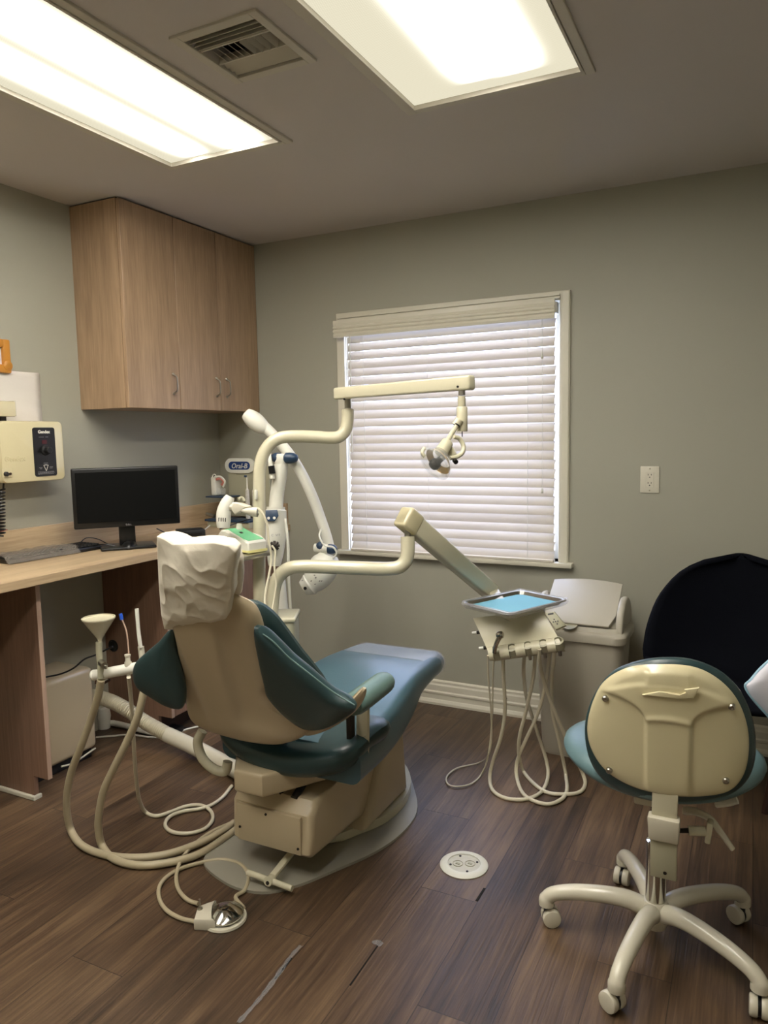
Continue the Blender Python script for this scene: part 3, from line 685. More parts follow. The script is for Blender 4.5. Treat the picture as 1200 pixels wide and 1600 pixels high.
bm=BM(); bx(bm,sh2[0][0]+0.02,sh2[1][0],-0.26,-0.119,CT,sh2[1][2]-0.004,0.004); obj('base_block',bm,M_greyc,t)
bm=BM(); cyl(bm,(sh2[0][0]-0.015,-0.22,sh2[0][2]+0.012),(sh2[0][0]+0.04,-0.22,sh2[0][2]+0.002),0.010,12); obj('end_knob',bm,M_steel,t)
# camera-like demonstration head with jaw model
q=[Vector(v) for v in [(0.122,-0.19,1.178), (0.104,-0.19,1.106), (0.184,-0.19,1.09), (0.204,-0.19,1.136), (0.146,-0.19,1.132)]]
c=q[4]
t=thing('jaw_model','white and pink demonstration jaw with clear cover on the display shelf','dental model',(c.x,c.y,sh1[0][2]))
zz0=sh1[0][2]
bm=BM(); bx(bm,q[1].x,q[1].x+0.035,-0.215,-0.165,zz0+0.0005,q[0].z,0.008,3); obj('body',bm,M_white,t)
bm=BM(); 
rc=Vector((q[0].x+0.012,-0.216,q[0].z+0.002)); tube(bm,[rc+Vector((0.012*math.cos(a),0,0.012*math.sin(a))) for a in [2*PI*i/12 for i in range(12)]],0.0035,n=8,k=2,closed=True); obj('ring',bm,M_white,t)
bm=BM(); cyl(bm,(rc.x,-0.213,rc.z),(rc.x,-0.205,rc.z),0.010,14); obj('black_lens',bm,M_black,t)
bm=BM(); tube(bm,[(q[1].x+0.036,-0.21,q[0].z-0.012),(q[1].x+0.062,-0.20,q[0].z-0.010),(q[1].x+0.072,-0.19,q[0].z-0.028),(q[1].x+0.058,-0.19,q[0].z-0.045)],0.008,n=10); obj('gum_arch',bm,M_pink,t)
bm=BM(); tube(bm,[(q[1].x+0.034,-0.222,q[0].z+0.000),(q[1].x+0.066,-0.208,q[0].z+0.001),(q[1].x+0.082,-0.192,q[0].z-0.026),(q[1].x+0.066,-0.190,q[0].z-0.056)],0.0055,n=10); obj('teeth_arch',bm,M_white,t)
bm=BM(); lathe(bm,[(0.004,0),(0.022,0.004),(0.028,0.02),(0.024,0.038)],(q[1].x+0.052,-0.19,zz0+0.003),(0,0,1),18,cap=False); obj('clear_cover',bm,M_lens,t)
for k,(px_,lab) in enumerate((((0.334,-0.19,0.945),'patterned electric toothbrush standing upright on the display, brush head showing'),)):
    bx_=Vector((px_[0],-0.19,sh2[1][2]+0.008)); tp_=[(0.341,-0.19,1.19), (0.341,-0.19,1.11)]
    t=thing('electric_toothbrush',lab,'toothbrush',bx_)
    zt2=tp_[0][2]; zm=tp_[1][2]
    bm=BM(); lathe(bm,[(0.010,0),(0.013,0.004),(0.0125,0.05),(0.010,zm-bx_.z)],bx_,(0,0,1),14); obj('handle',bm,mat('speckled_white',(200,196,186),0.4,var=0.5,scale=140),t)
    bm=BM(); lathe(bm,[(0.006,0),(0.0035,0.01),(0.003,zt2-zm-0.01)],(bx_.x,bx_.y,zm),(0,0,1),10); obj('brush_neck',bm,M_white,t)
    bm=BM(); cyl(bm,(bx_.x+0.003,bx_.y-0.004,zt2-0.008),(bx_.x-0.010,bx_.y-0.008,zt2-0.006),0.006,12); obj('brush_head',bm,M_blue,t)
t=thing('brush_case','tall speckled white toothbrush case standing behind the brush','case',(bx_.x+0.026,-0.165,sh2[1][2]+0.008))
bm=BM(); box(bm,(bx_.x+0.028,-0.165,(sh2[1][2]+0.008+zm)/2),(0.022,0.02,zm-sh2[1][2]-0.010),None,0.006,2); obj('body',bm,mat('speckled_cream',(196,190,176),0.4,var=0.5,scale=120),t)

# ---- equipment under the desk
q=[Vector(v) for v in [(0.24,-1.44,0.406), (0.24,-1.203,0.406), (0.24,-1.198,0.091), (0.24,-1.448,0.099)]]
t=thing('floor_cabinet','tan plastic equipment box under the desk behind the end panel','equipment box',(0.12,-1.3,0.0))
bm=BM(); bx(bm,0.004,0.235,-1.52,q[1].y,0.045,q[1].z+0.004,0.022,3); obj('cover',bm,M_creamd,t)
bm=BM(); bx(bm,0.02,0.21,-1.50,q[1].y-0.015,0.0,0.05,0.004); obj('base',bm,M_blackm,t)
bm=BM(); tube(bm,[(0.237,-1.40,0.035),(0.241,-1.34,0.028),(0.240,q[1].y-0.02,0.045)],0.004,n=8); obj('lower_lip',bm,M_bone,t)

# ================================================================= DENTAL CHAIR
t=CH=thing('dental_chair','beige and teal reclining dental chair with raised footrest, on a clear grey floor plate','dental chair',(1.50,-1.25,0))
# floor plate: pear-shaped outline
pl=[Vector(v) for v in [(1.219,-1.669,0), (1.182,-1.586,0), (1.187,-1.482,0), (1.264,-1.327,0), (1.266,-1.113,0), (1.259,-0.904,0), (1.389,-0.746,0), (1.532,-0.781,0), (1.645,-0.93,0), (1.72,-1.079,0), (1.732,-1.232,0), (1.699,-1.378,0), (1.637,-1.507,0), (1.571,-1.631,0), (1.503,-1.705,0), (1.42,-1.729,0), (1.329,-1.717,0)]]
bm=BM(); prism(bm,pl,(0,0,0.009),0.003,2,curve=4); obj('floor_plate',bm,M_mat,t)
# oval base moulding
bc=[Vector(v) for v in [(1.524,-1.417,0.012), (1.6,-1.307,0.012), (1.653,-1.188,0.012), (1.659,-1.043,0.012), (1.613,-0.895,0.012), (1.501,-0.758,0.012), (1.354,-0.707,0.012), (1.211,-0.82,0.012), (1.183,-1.029,0.012), (1.232,-1.238,0.012), (1.369,-1.399,0.012)]]
for v in bc: v.z=0.0095
bm=BM(); prism(bm,bc,(0,0,0.030),0.012,3,curve=4); obj('base_moulding',bm,M_cream,t)
# pedestal cowl (triangular upright on the right side)
pd=[Vector(v) for v in [(1.66,-1.378,0.11), (1.66,-1.076,0.085), (1.66,-1.074,0.287), (1.66,-1.163,0.354), (1.66,-1.225,0.34)]]
bm=BM(); P_=[(1.50,-1.290,0.040),(1.50,-0.985,0.040),(1.50,-1.06,0.360),(1.50,-1.10,0.395),(1.50,-1.155,0.385)]
P_=[(1.34,-1.325,0.038),(1.34,-0.985,0.038),(1.34,-1.015,0.300),(1.34,-1.075,0.332),(1.34,-1.155,0.318)]
prism(bm,P_,(0.306,0,0),0.026,4); obj('pedestal_cowl',bm,M_creamd,t)
# lift housing
HX0,HX1=1.312,1.618
bm=BM()
P_=[(HX0,-1.620,0.095),(HX0,-1.635,0.110),(HX0,-1.628,0.232),(HX0,-1.595,0.268),(HX0,-1.45,0.280),(HX0,-1.17,0.305),(HX0,-1.06,0.300),(HX0,-1.06,0.20),(HX0,-1.30,0.075)]
prism(bm,P_,(HX1-HX0,0,0),0.022,4); obj('lift_housing',bm,M_creamd,t)
bm=BM(); bx(bm,HX0+0.030,HX1-0.036,-1.640,-1.626,0.106,0.228,0.003,2); rp=obj('rear_panel',bm,M_creamd,t)
for (x,z) in ((1.352,0.150),(1.455,0.214),(1.572,0.128)):
    bm=BM(); screw(bm,(x,-1.641,z),(0,-1,0),0.0042); obj('screw',bm,M_dark,rp)
# T handle below the housing
bm=BM(); bar(bm,(1.50,-1.50,0.075),(1.50,-1.685,0.040),0.022,0.012,0.003); cyl(bm,(1.418,-1.695,0.043),(1.580,-1.690,0.030),0.0095,12)
lathe(bm,[(0.015,-0.012),(0.015,0.012)],(1.50,-1.692,0.037),(0,-1,0.2),16); obj('release_handle',bm,M_cream,t)
bm=BM(); screw(bm,(1.50,-1.705,0.035),(0,-1,0.2),0.006); obj('screw',bm,M_dark,t)
# upper carriage (cream tray under seat)
bm=BM()
P_=[(1.385,-1.700,0.300),(1.490,-1.700,0.300),(1.605,-1.52,0.300),(1.605,-1.35,0.300),(1.315,-1.35,0.300),(1.315,-1.60,0.300)]
prism(bm,P_,(0,0,0.074),0.012,3)
P_=[(1.325,-1.62,0.372),(1.345,-1.62,0.372),(1.345,-1.40,0.372),(1.325,-1.40,0.372)]
prism(bm,P_,(-0.01,0.02,0.055),0.006,2); obj('carriage',bm,M_creamd,t)
bm=BM(); bar(bm,(1.42,-1.56,0.36),(1.375,-1.50,0.47),0.018,0.09,0.004,up=(1,0,0)); 
obj('tilt_strut',bm,M_creamd,t)
bm=BM(); bar(bm,(1.56,-1.50,0.36),(1.47,-1.60,0.28),0.016,0.04,0.002); cyl(bm,(1.545,-1.47,0.33),(1.535,-1.60,0.265),0.012,12); obj('piston',bm,M_dark,t)
# back support post from carriage to shell
bm=BM(); bar(bm,(1.492,-1.60,0.345),(1.462,-1.575,0.50),0.078,0.016,0.004,up=(0,1,0)); obj('back_post',bm,M_cream,t)
bm=BM(); box(bm,(1.525,-1.585,0.385),(0.05,0.006,0.07),Matrix.Rotation(0.5,3,'Y'),0.002,1); obj('warning_label_plate',bm,M_black,t,smooth=False)
# left arm-sling loop bracket (seen low left of the shell)
bm=BM(); lp=[(1.201,-1.625,0.437), (1.189,-1.636,0.4), (1.204,-1.634,0.348), (1.24,-1.62,0.311), (1.272,-1.605,0.305), (1.279,-1.598,0.336)]
tube(bm,lp,0.016,n=12); obj('left_bracket',bm,M_cream,t)
# seat base cushion, underside seen from behind
SZ=0.435
seat=[Vector((x,y,SZ)) for x,y in ((1.27,-1.62),(1.50,-1.66),(1.735,-1.62),(1.765,-1.50),(1.755,-1.36),(1.50,-1.30),(1.245,-1.36),(1.235,-1.50))]
def seatwarp(p):
    q=p.copy(); d=abs(q.x-1.50); q.z+=0.05*(d/0.26)**2*max(0,min(1,(-q.y-1.1)/0.35)); 
    q.z-=0.045*max(0,min(1,(-q.y-1.15)/0.45)) ; return q
bm=BM(); cushion(bm,seat,(0,0,1),0.052,0.050,warp=seatwarp,flat=3.0); obj('seat',bm,M_teal,t)
# leg rest: profile swept across, narrower at the foot
def legrest(bm,prof,w0,w1,xc,n=14,r=0.03):
    """prof: list of (y, z_top, thickness); tapered slab with rounded sides"""
    P=[(Vector((0,a,b)),c) for a,b,c in prof]; rows=[]
    ys=[p[0].y for p in P]; m=len(P)
    for i,(p,th) in enumerate(P):
        s=i/(m-1); hwid=(w0+(w1-w0)*min(1,s*1.1))/2; ring=[]
        sec=rrect(-hwid,hwid,-th/2,th/2,min(th*0.48,0.036),5)
        for u,v in sec:
            crown=0.010*(1-(u/hwid)**2) if v>0 else 0
            ring.append(bm.verts.new((xc+u,p.y,p.z-th/2+v+crown)))
        rows.append(ring)
    k=len(rows[0])
    for a,b in zip(rows,rows[1:]):
        for j in range(k): bm.faces.new((a[j],a[(j+1)%k],b[(j+1)%k],b[j]))
    bm.faces.new(rows[0][::-1]); bm.faces.new(rows[-1])
    return rows
def smooth_prof(pts,k=6):
    return [(v.x,v.y,v.z) for v in spline([Vector(p) for p in pts],k)]
prof=smooth_prof([(-1.58,0.45,0.11),(-1.40,0.468,0.135),(-1.25,0.494,0.150),(-1.12,0.518,0.140),(-1.02,0.527,0.105),(-0.90,0.524,0.092),(-0.80,0.518,0.090),(-0.745,0.512,0.086),(-0.728,0.502,0.066)])
bm=BM(); legrest(bm,prof,0.52,0.375,1.505); lr=obj('leg_rest',bm,M_tealseat,t)
# clear film over the foot end
profF=[(a,b+0.004,c+0.010) for a,b,c in prof if a>-0.93]
bm=BM(); legrest(bm,profF,0.398,0.388,1.505); fr=obj('foot_cover_film',bm,M_film,t)
# armrest
ar=[(1.765,-1.658,0.628), (1.761,-1.592,0.636), (1.777,-1.504,0.642), (1.776,-1.427,0.634)]
bm=BM()
A0=Vector((1.785,-1.66,0.622)); A1=Vector((1.776,-1.425,0.622))
tube(bm,[A0+Vector((0,0,0)),A0.lerp(A1,0.15),A0.lerp(A1,0.5),A0.lerp(A1,0.85),A1],lambda s:0.034-0.006*abs(2*s-1)**4,n=18,k=6,sx=1.15)
arm=obj('armrest',bm,M_tealb,t)
bm=BM(); lathe(bm,[(0.012,0),(0.026,-0.004),(0.030,-0.016),(0.030,-0.03)],(1.785,-1.665,0.620),(0,-1,0),18); obj('armrest_cap',bm,M_tealb,arm)
bm=BM()
tube(bm,[(1.60,-1.52,0.345),(1.67,-1.52,0.342),(1.715,-1.52,0.36),(1.737,-1.52,0.41),(1.742,-1.52,0.48),(1.748,-1.525,0.580)],0.010,n=10,sx=2.3,up=(0,1,0)); obj('armrest_bracket',bm,M_cream,t)
for z in (0.545,0.475,0.455):
    bm=BM(); screw(bm,(1.753,-1.525,z),(1,-0.15,0),0.0055 if z>0.5 else 0.0035); obj('screw',bm,M_steel,t)
bm=BM(); bx(bm,1.705,1.722,-1.56,-1.53,0.46,0.565,0.003,1); obj('pivot_plate',bm,M_dark,t)
# ---- backrest: plane through (1.5,-1.55,.42), leaning back
NBK=Vector((0,-.888,-.459))
shell=[Vector(v) for v in [(1.36,-1.912,0.898), (1.44,-1.952,0.976), (1.546,-1.962,0.995), (1.604,-1.946,0.965), (1.635,-1.934,0.941), (1.639,-1.91,0.895), (1.627,-1.875,0.828), (1.613,-1.837,0.753), (1.612,-1.817,0.714), (1.583,-1.796,0.674), (1.594,-1.771,0.626), (1.627,-1.746,0.577), (1.678,-1.732,0.55), (1.647,-1.714,0.515), (1.564,-1.698,0.484), (1.469,-1.695,0.478), (1.361,-1.696,0.481), (1.263,-1.699,0.486), (1.224,-1.709,0.506), (1.226,-1.737,0.56), (1.268,-1.791,0.665), (1.318,-1.86,0.797)]]
xm=sum(v.x for v in shell)/len(shell)
def shellwarp(p): 
    q=p.copy(); d=(q.x-1.42); q-=NBK*(0.45*d*d)
    s_=(q.z-0.50)/0.45; xc_=1.395+0.055*s_; w_=0.060+0.02*s_
    k_=1/(1+math.exp(-(abs(q.x-xc_)-w_)/0.006)); k_*=1/(1+math.exp(-(q.z-0.545)/0.015))
    return q-NBK*(0.016*k_)
bm=BM(); cushion(bm,shell,NBK,0.030,0.02,n=140,curve=5,warp=shellwarp,flat=5.0,rings=(1.0,0.99,0.97,0.94,0.9,0.86,0.82,0.77,0.72,0.67,0.62,0.56,0.5,0.44,0.38,0.32,0.26,0.2,0.14,0.08)); 
obj('back_shell',bm,M_creamd,t)
# raised centre spine of the shell
sp1=[Vector(v) for v in [(1.453,-1.935,0.895), (1.527,-1.944,0.913), (1.556,-1.941,0.906), (1.54,-1.882,0.793), (1.52,-1.819,0.671), (1.525,-1.766,0.568), (1.463,-1.747,0.531), (1.346,-1.75,0.537), (1.415,-1.803,0.641), (1.441,-1.864,0.757), (1.449,-1.903,0.833)]]
# lower shell extension that wraps to the right pivot
ext=[Vector(v) for v in [(1.643,-1.713,0.514), (1.679,-1.734,0.555), (1.742,-1.75,0.584), (1.809,-1.767,0.618), (1.846,-1.785,0.654), (1.843,-1.77,0.625), (1.803,-1.745,0.577), (1.724,-1.722,0.532)]]
bm=BM(); cushion(bm,ext,NBK,0.016,0.02,n=40,warp=shellwarp,flat=3); obj('shell_extension',bm,M_creamd,t)
# upholstery in front of shell
up=[Vector(v) for v in [(1.237,-1.797,0.84), (1.339,-1.842,0.927), (1.459,-1.858,0.958), (1.541,-1.847,0.936), (1.586,-1.842,0.926), (1.62,-1.823,0.89), (1.642,-1.791,0.829), (1.663,-1.758,0.763), (1.682,-1.731,0.712), (1.698,-1.691,0.635), (1.648,-1.65,0.555), (1.498,-1.602,0.462), (1.291,-1.593,0.444), (1.111,-1.602,0.463), (1.119,-1.684,0.622)]]
bm=BM(); cushion(bm,up,NBK,0.035,0.035,n=72,warp=shellwarp,flat=4.0); obj('back_upholstery',bm,M_teal,t)
# wings
def rw(p):
    q=p.copy(); d=max(0,q.x-1.62); q-=NBK*(0.9*d*d)*1.0; return q
wr=[Vector(v) for v in [(1.645,-1.915,0.904), (1.684,-1.895,0.866), (1.716,-1.871,0.82), (1.759,-1.848,0.776), (1.818,-1.819,0.719), (1.877,-1.802,0.685), (1.844,-1.782,0.647), (1.779,-1.758,0.601), (1.707,-1.743,0.573), (1.661,-1.744,0.575), (1.616,-1.766,0.617), (1.591,-1.795,0.673), (1.596,-1.813,0.707), (1.614,-1.859,0.795)]]
bm=BM(); cushion(bm,wr,NBK,0.022,0.035,n=72,curve=4,flat=3.0,center=sum(wr,Vector())/len(wr)+Vector((0.01,0,0)),warp=lambda p:p+Vector((0,0,0.004*noise.noise(p*9)))); obj('arm_sling',bm,M_teal,t)
wl=[Vector(v) for v in [(1.324,-1.875,0.853), (1.271,-1.873,0.809), (1.21,-1.864,0.767), (1.162,-1.858,0.73), (1.139,-1.852,0.686), (1.145,-1.843,0.643), (1.195,-1.833,0.613), (1.244,-1.822,0.592), (1.289,-1.811,0.59), (1.311,-1.815,0.649), (1.316,-1.828,0.712), (1.322,-1.86,0.798)]]
wc=sum(wl,Vector())/len(wl); wn_=((wl[0]-wc).cross(wl[5]-wc)).normalized()
if wn_.y>0: wn_=-wn_
bm=BM(); cushion(bm,wl,wn_,0.018,0.025,n=72,curve=4,flat=3.0,warp=lambda p:p+NBK*(0.010*noise.noise(p*8))); obj('arm_sling',bm,M_teal,t)
# piping line on the right wing
pp=[(1.65,-1.917,0.895), (1.689,-1.902,0.866), (1.721,-1.879,0.821), (1.765,-1.857,0.779), (1.824,-1.829,0.725), (1.878,-1.811,0.691)]
bm=BM(); tube(bm,pp,0.0022,n=6); obj('piping',bm,M_tealb,t)
# headrest cushion on two bars (under the cover)
hc=Vector((1.475,-1.985,1.075))
UB=Vector((0,-.548,.836))
hd=[Vector(v) for v in [(1.396,-1.952,1.086), (1.489,-1.962,1.104), (1.582,-1.961,1.102), (1.598,-1.94,1.062), (1.565,-1.895,0.974), (1.499,-1.869,0.925), (1.383,-1.854,0.896), (1.299,-1.855,0.898)]]
bm=BM(); cushion(bm,hd,NBK,0.03,0.05,n=48); hr=obj('headrest',bm,M_teal,t)
bm=BM(); 
bar(bm,Vector((1.49,-1.80,0.83)),Vector((1.49,-1.96,1.02)),0.07,0.012,0.003,up=(0,1,0)); obj('headrest_bar',bm,M_steel,t)

# tissue cover over the headrest
def crumple(p):
    n1=1.0*noise.noise(p*9+Vector((3,1,7))); a_=Vector((p.x*14+p.z*9,p.y*8,p.z*12-p.x*7)); n2=1-abs(noise.noise(a_))*2; n3=1-abs(noise.noise(p*13+Vector((9,2,1))))*2; n4=1-abs(noise.noise(p*31))*2
    return p+NBK*(0.009*n1+0.005*max(0,n2)**3+0.003*max(0,n3)**3+0.0008*n4)
cv=[Vector(v) for v in [(1.468,-2.064,1.15), (1.487,-2.06,1.143), (1.507,-2.054,1.13), (1.574,-2.058,1.137), (1.645,-2.06,1.142), (1.686,-2.057,1.136), (1.699,-2.05,1.122), (1.681,-2.034,1.091), (1.652,-2.01,1.045), (1.631,-1.986,0.999), (1.612,-1.974,0.975), (1.59,-1.953,0.935), (1.576,-1.946,0.922), (1.509,-1.936,0.902), (1.434,-1.927,0.884), (1.368,-1.917,0.866), (1.337,-1.917,0.864), (1.352,-1.942,0.913), (1.4,-1.995,1.016), (1.438,-2.034,1.092)]]
def cover_mesh(bm,cv,off,c0):
    P=resample(cv,200,True); c=sum(P,Vector())/len(P)
    rings=60; front=None
    mid=[bm.verts.new(p) for p in P]
    for sgn,th in ((1,0.020),(-1,0.085)):
        prev=mid
        for k in range(1,rings):
            s=1-k/rings; cur=[]
            for p in P:
                q=c+(p-c)*s; q=q+NBK*(sgn*th*((1-s**3) if sgn>0 else (1-s**6)**0.7)); 
                f=min(1,(1-s)*9); qq=crumple(q); cur.append(bm.verts.new(q.lerp(qq,f)))
            for j in range(len(P)):
                a,b=prev[j],prev[(j+1)%len(P)]; cc_,dd=cur[(j+1)%len(P)],cur[j]
                bm.faces.new((a,b,cc_,dd) if sgn>0 else (a,dd,cc_,b))
            prev=cur
        bm.faces.new(prev if sgn>0 else prev[::-1])
bm=BM(); cover_mesh(bm,cv,0,None)
t2=thing('headrest_cover','crumpled white tissue cover pulled over the chair headrest','tissue cover',(1.47,-1.99,0.93))
obj('tissue',bm,M_paper,t2,ang=180)
cv2=[Vector(v) for v in [(1.587,-1.99,1.126), (1.625,-1.989,1.123), (1.644,-1.985,1.116), (1.653,-1.971,1.088), (1.642,-1.955,1.059), (1.62,-1.934,1.017), (1.603,-1.916,0.984), (1.572,-1.912,0.975), (1.579,-1.929,1.008), (1.588,-1.953,1.055), (1.58,-1.972,1.091)]]
bm=BM(); P=resample(cv2,64,True); c=sum(P,Vector())/len(P)
cushion(bm,cv2,NBK,0.014,0.03,n=64,curve=1,warp=lambda p:p+NBK*(0.010*noise.noise(p*22)),flat=2.5)
obj('side_flap',bm,M_paper,t2)

# ================================================================= POST WITH OVERHEAD LIGHT
PB=Vector((1.077,-1.126,0.624))
t=thing('dental_light','cream overhead dental lamp on a bent tube post and long horizontal arm','dental light',(1.09,-1.12,0.55))
post=[(1.08,-1.13,0.574), (1.074,-1.119,0.699), (1.066,-1.1,0.899), (1.06,-1.079,1.099), (1.056,-1.065,1.237), (1.061,-1.056,1.299), (1.079,-1.041,1.349), (1.114,-1.019,1.383), (1.164,-0.993,1.392), (1.242,-0.954,1.389), (1.299,-0.927,1.384), (1.332,-0.909,1.388), (1.354,-0.896,1.413), (1.36,-0.889,1.45), (1.359,-0.884,1.493)]
bm=BM(); tube(bm,post,0.0245,n=20,k=4); obj('post',bm,M_cream,t)
q=[(1.076,-1.098,1.157), (1.073,-1.097,1.181), (1.07,-1.103,1.142)]
bm=BM(); bar(bm,Vector((1.065,-1.102,1.189)),Vector((1.067,-1.106,1.15)),0.012,0.010,0.003,up=(1,0,0)); obj('switch',bm,M_white,t)
e=Vector((1.36,-0.884,1.49)); a0=Vector((1.358,-0.878,1.548))
bm=BM(); lathe(bm,[(0.020,0),(0.020,0.010),(0.013,0.012),(0.013,(a0-e).length)],e-Vector((0,0,0.004)),(0,0,1),16); obj('swivel_pin',bm,M_steel,t)
# horizontal arm
L0=Vector((1.328,-0.915,1.554)); L1=Vector((1.945,-1.077,1.56))
bm=BM(); bar(bm,L0,L1,0.040,0.045,0.008,seg=3,wd2=0.040,ht2=0.050); arm=obj('arm',bm,M_cream,t)
hp=[(1.385,-0.934,1.53), (1.905,-1.088,1.546)]
for h in hp:
    bm=BM(); screw(bm,Vector(h)+Vector((0.0,-0.022,0)),(0.2,-1,0),0.004); obj('screw',bm,M_dark,arm)
# vertical drop
D=2.49
v=[Vector(p) for p in [(1.903,-1.067,1.542), (1.904,-1.069,1.519), (1.904,-1.069,1.516), (1.905,-1.073,1.482), (1.905,-1.073,1.48), (1.909,-1.081,1.398)]]
bm=BM(); cyl(bm,v[0],v[1],0.0125,8); obj('hex_nut',bm,M_steel,t)
bm=BM(); lathe(bm,[(0.0125,0),(0.0135,0.002),(0.0135,(v[2]-v[3]).length)],v[3],(0,0,1),18); obj('drop_sleeve',bm,M_cream,t)
bm=BM(); lathe(bm,[(0.017,0),(0.0185,0.003),(0.0185,(v[4]-v[5]).length-0.004),(0.016,(v[4]-v[5]).length)],v[5],(0,0,1),22)
sk=[Vector(p) for p in [(1.907,-1.1,1.437), (1.896,-1.107,1.418)]]; cyl(bm,sk[0],sk[1],0.0150,16); obj('swivel_housing',bm,M_cream,t)
bm=BM(); cyl(bm,v[5],v[5]-Vector((0,0,0.018)),0.0018,8); obj('toggle_switch',bm,M_dark,t)
bm=BM(); screw(bm,Vector((1.912,-1.093,1.422))+Vector((0.0,-0.006,0)),(0,-1,0),0.003); obj('screw',bm,M_dark,t)
st=[Vector(p) for p in [(1.902,-1.11,1.42), (1.88,-1.155,1.361)]]
bm=BM(); cyl(bm,st[0],st[1],0.0080,14); obj('yoke_rod',bm,M_cream,t)
bm=BM(); lathe(bm,[(0.0095,0),(0.0115,0.001),(0.0115,0.004),(0.0095,0.005)],st[0],st[1]-st[0],16); obj('collar',bm,M_dark,t)
hb=[Vector(p) for p in [(1.886,-1.152,1.365), (1.876,-1.195,1.329)]]
bm=BM(); lathe(bm,[(0.014,0),(0.020,0.006),(0.021,0.03),(0.023,0.055),(0.018,0.060)],hb[0],hb[1]-hb[0],20)
bar(bm,Vector((1.883,-1.145,1.344)),Vector((1.899,-1.14,1.314)),0.022,0.03,0.005)
obj('lamp_body',bm,M_cream,t)
# bowl reflector and clear cover facing down-left towards the camera side
hc_=Vector((1.871,-1.212,1.3)); fd=Vector((-0.42,-0.72,-0.55)).normalized()
bm=BM(); lathe(bm,[(0.006,-0.042),(0.030,-0.034),(0.050,-0.015),(0.058,0.006),(0.060,0.012),(0.057,0.012),(0.049,-0.010),(0.028,-0.028),(0.006,-0.036)],hc_,fd,28,cap=False); obj('reflector',bm,M_lens,t)
bm=BM(); lathe(bm,[(0.036,-0.020),(0.050,-0.006),(0.051,-0.004)],hc_,fd,28,cap=False); obj('warm_reflector_ring',bm,M_reflect,t)
bm=BM(); lathe(bm,[(0.061,0.008),(0.062,0.013),(0.056,0.020),(0.036,0.030),(0.004,0.034)],hc_,fd,28,cap=False); obj('clear_shield',bm,M_lens,t)
bm=BM(); lathe(bm,[(0.010,-0.03),(0.012,0.0),(0.019,0.003),(0.020,0.016),(0.015,0.024),(0.004,0.027)],hc_,fd,18); obj('bulb_cap',bm,M_dark,t)
bm=BM(); hp_=[Vector(p) for p in [(1.906,-1.151,1.382), (1.92,-1.134,1.373), (1.932,-1.131,1.348), (1.932,-1.145,1.327), (1.919,-1.164,1.315), (1.904,-1.183,1.312)]]; tube(bm,hp_,0.0075,n=12); obj('handle',bm,M_cream,t)
bm=BM(); hp_=[Vector(p) for p in [(1.832,-1.226,1.346), (1.831,-1.24,1.332), (1.839,-1.237,1.318)]]; tube(bm,hp_,0.0065,n=12); obj('handle',bm,M_cream,t)
bm=BM(); q_=Vector((1.921,-1.186,1.305)); lathe(bm,[(0.008,0),(0.008,0.014)],q_,(0.6,-0.6,-0.4),10); obj('thumb_knob',bm,M_dark,t)
# mounting block at the chair side
bm=BM(); mb=Vector((1.128,-1.127,0.686)); box(bm,(mb.x+0.005,mb.y,mb.z-0.075),(0.20,0.15,0.17),Matrix.Rotation(0.45,3,'Z'),0.018,3); obj('mount_block',bm,M_greyc,t)
bm=BM(); box(bm,(mb.x+0.005,mb.y,mb.z+0.015),(0.21,0.16,0.020),Matrix.Rotation(0.45,3,'Z'),0.008,3); obj('mount_cover',bm,M_cream,t)
bm=BM(); box(bm,(mb.x+0.12,mb.y-0.03,0.36),(0.32,0.12,0.10),None,0.02,3); cyl(bm,(mb.x+0.02,mb.y,0.36),(mb.x+0.02,mb.y,0.60),0.045,18); obj('mount_bracket',bm,M_greyc,t)

# ================================================================= DELIVERY UNIT ON ITS OWN ARM
t=DU=thing('delivery_unit','cream instrument delivery head with hanging hoses, on a curved tube arm','dental unit',(1.25,-1.1,0.6))
tb=[(1.171,-1.191,0.626), (1.173,-1.179,0.722), (1.177,-1.167,0.807), (1.196,-1.163,0.861), (1.231,-1.153,0.894), (1.283,-1.136,0.906), (1.401,-1.1,0.905), (1.522,-1.073,0.904), (1.604,-1.054,0.904), (1.648,-1.043,0.912), (1.668,-1.03,0.934), (1.674,-1.023,0.971), (1.672,-1.018,1.022)]
bm=BM(); tube(bm,tb,lambda s:0.0255,n=20,k=4); obj('arm_tube',bm,M_cream,t)
e0=Vector((1.672,-1.018,1.018)); bm=BM(); cyl(bm,e0,e0+Vector((0,0,0.055)),0.012,14); obj('swivel_pin',bm,M_steel,t)
a0=Vector((1.657,-1.028,1.1)); a1=Vector((1.849,-0.591,0.742))
bm=BM(); bar(bm,a0,a1,0.060,0.074,0.009,seg=3,wd2=0.055,ht2=0.066); obj('arm_bar',bm,M_cream,t)
bm=BM(); bar(bm,a0+Vector((0,0,0)),a0.lerp(a1,0.13),0.066,0.082,0.012,seg=3); ec=obj('arm_end_cover',bm,M_yelcream,t)
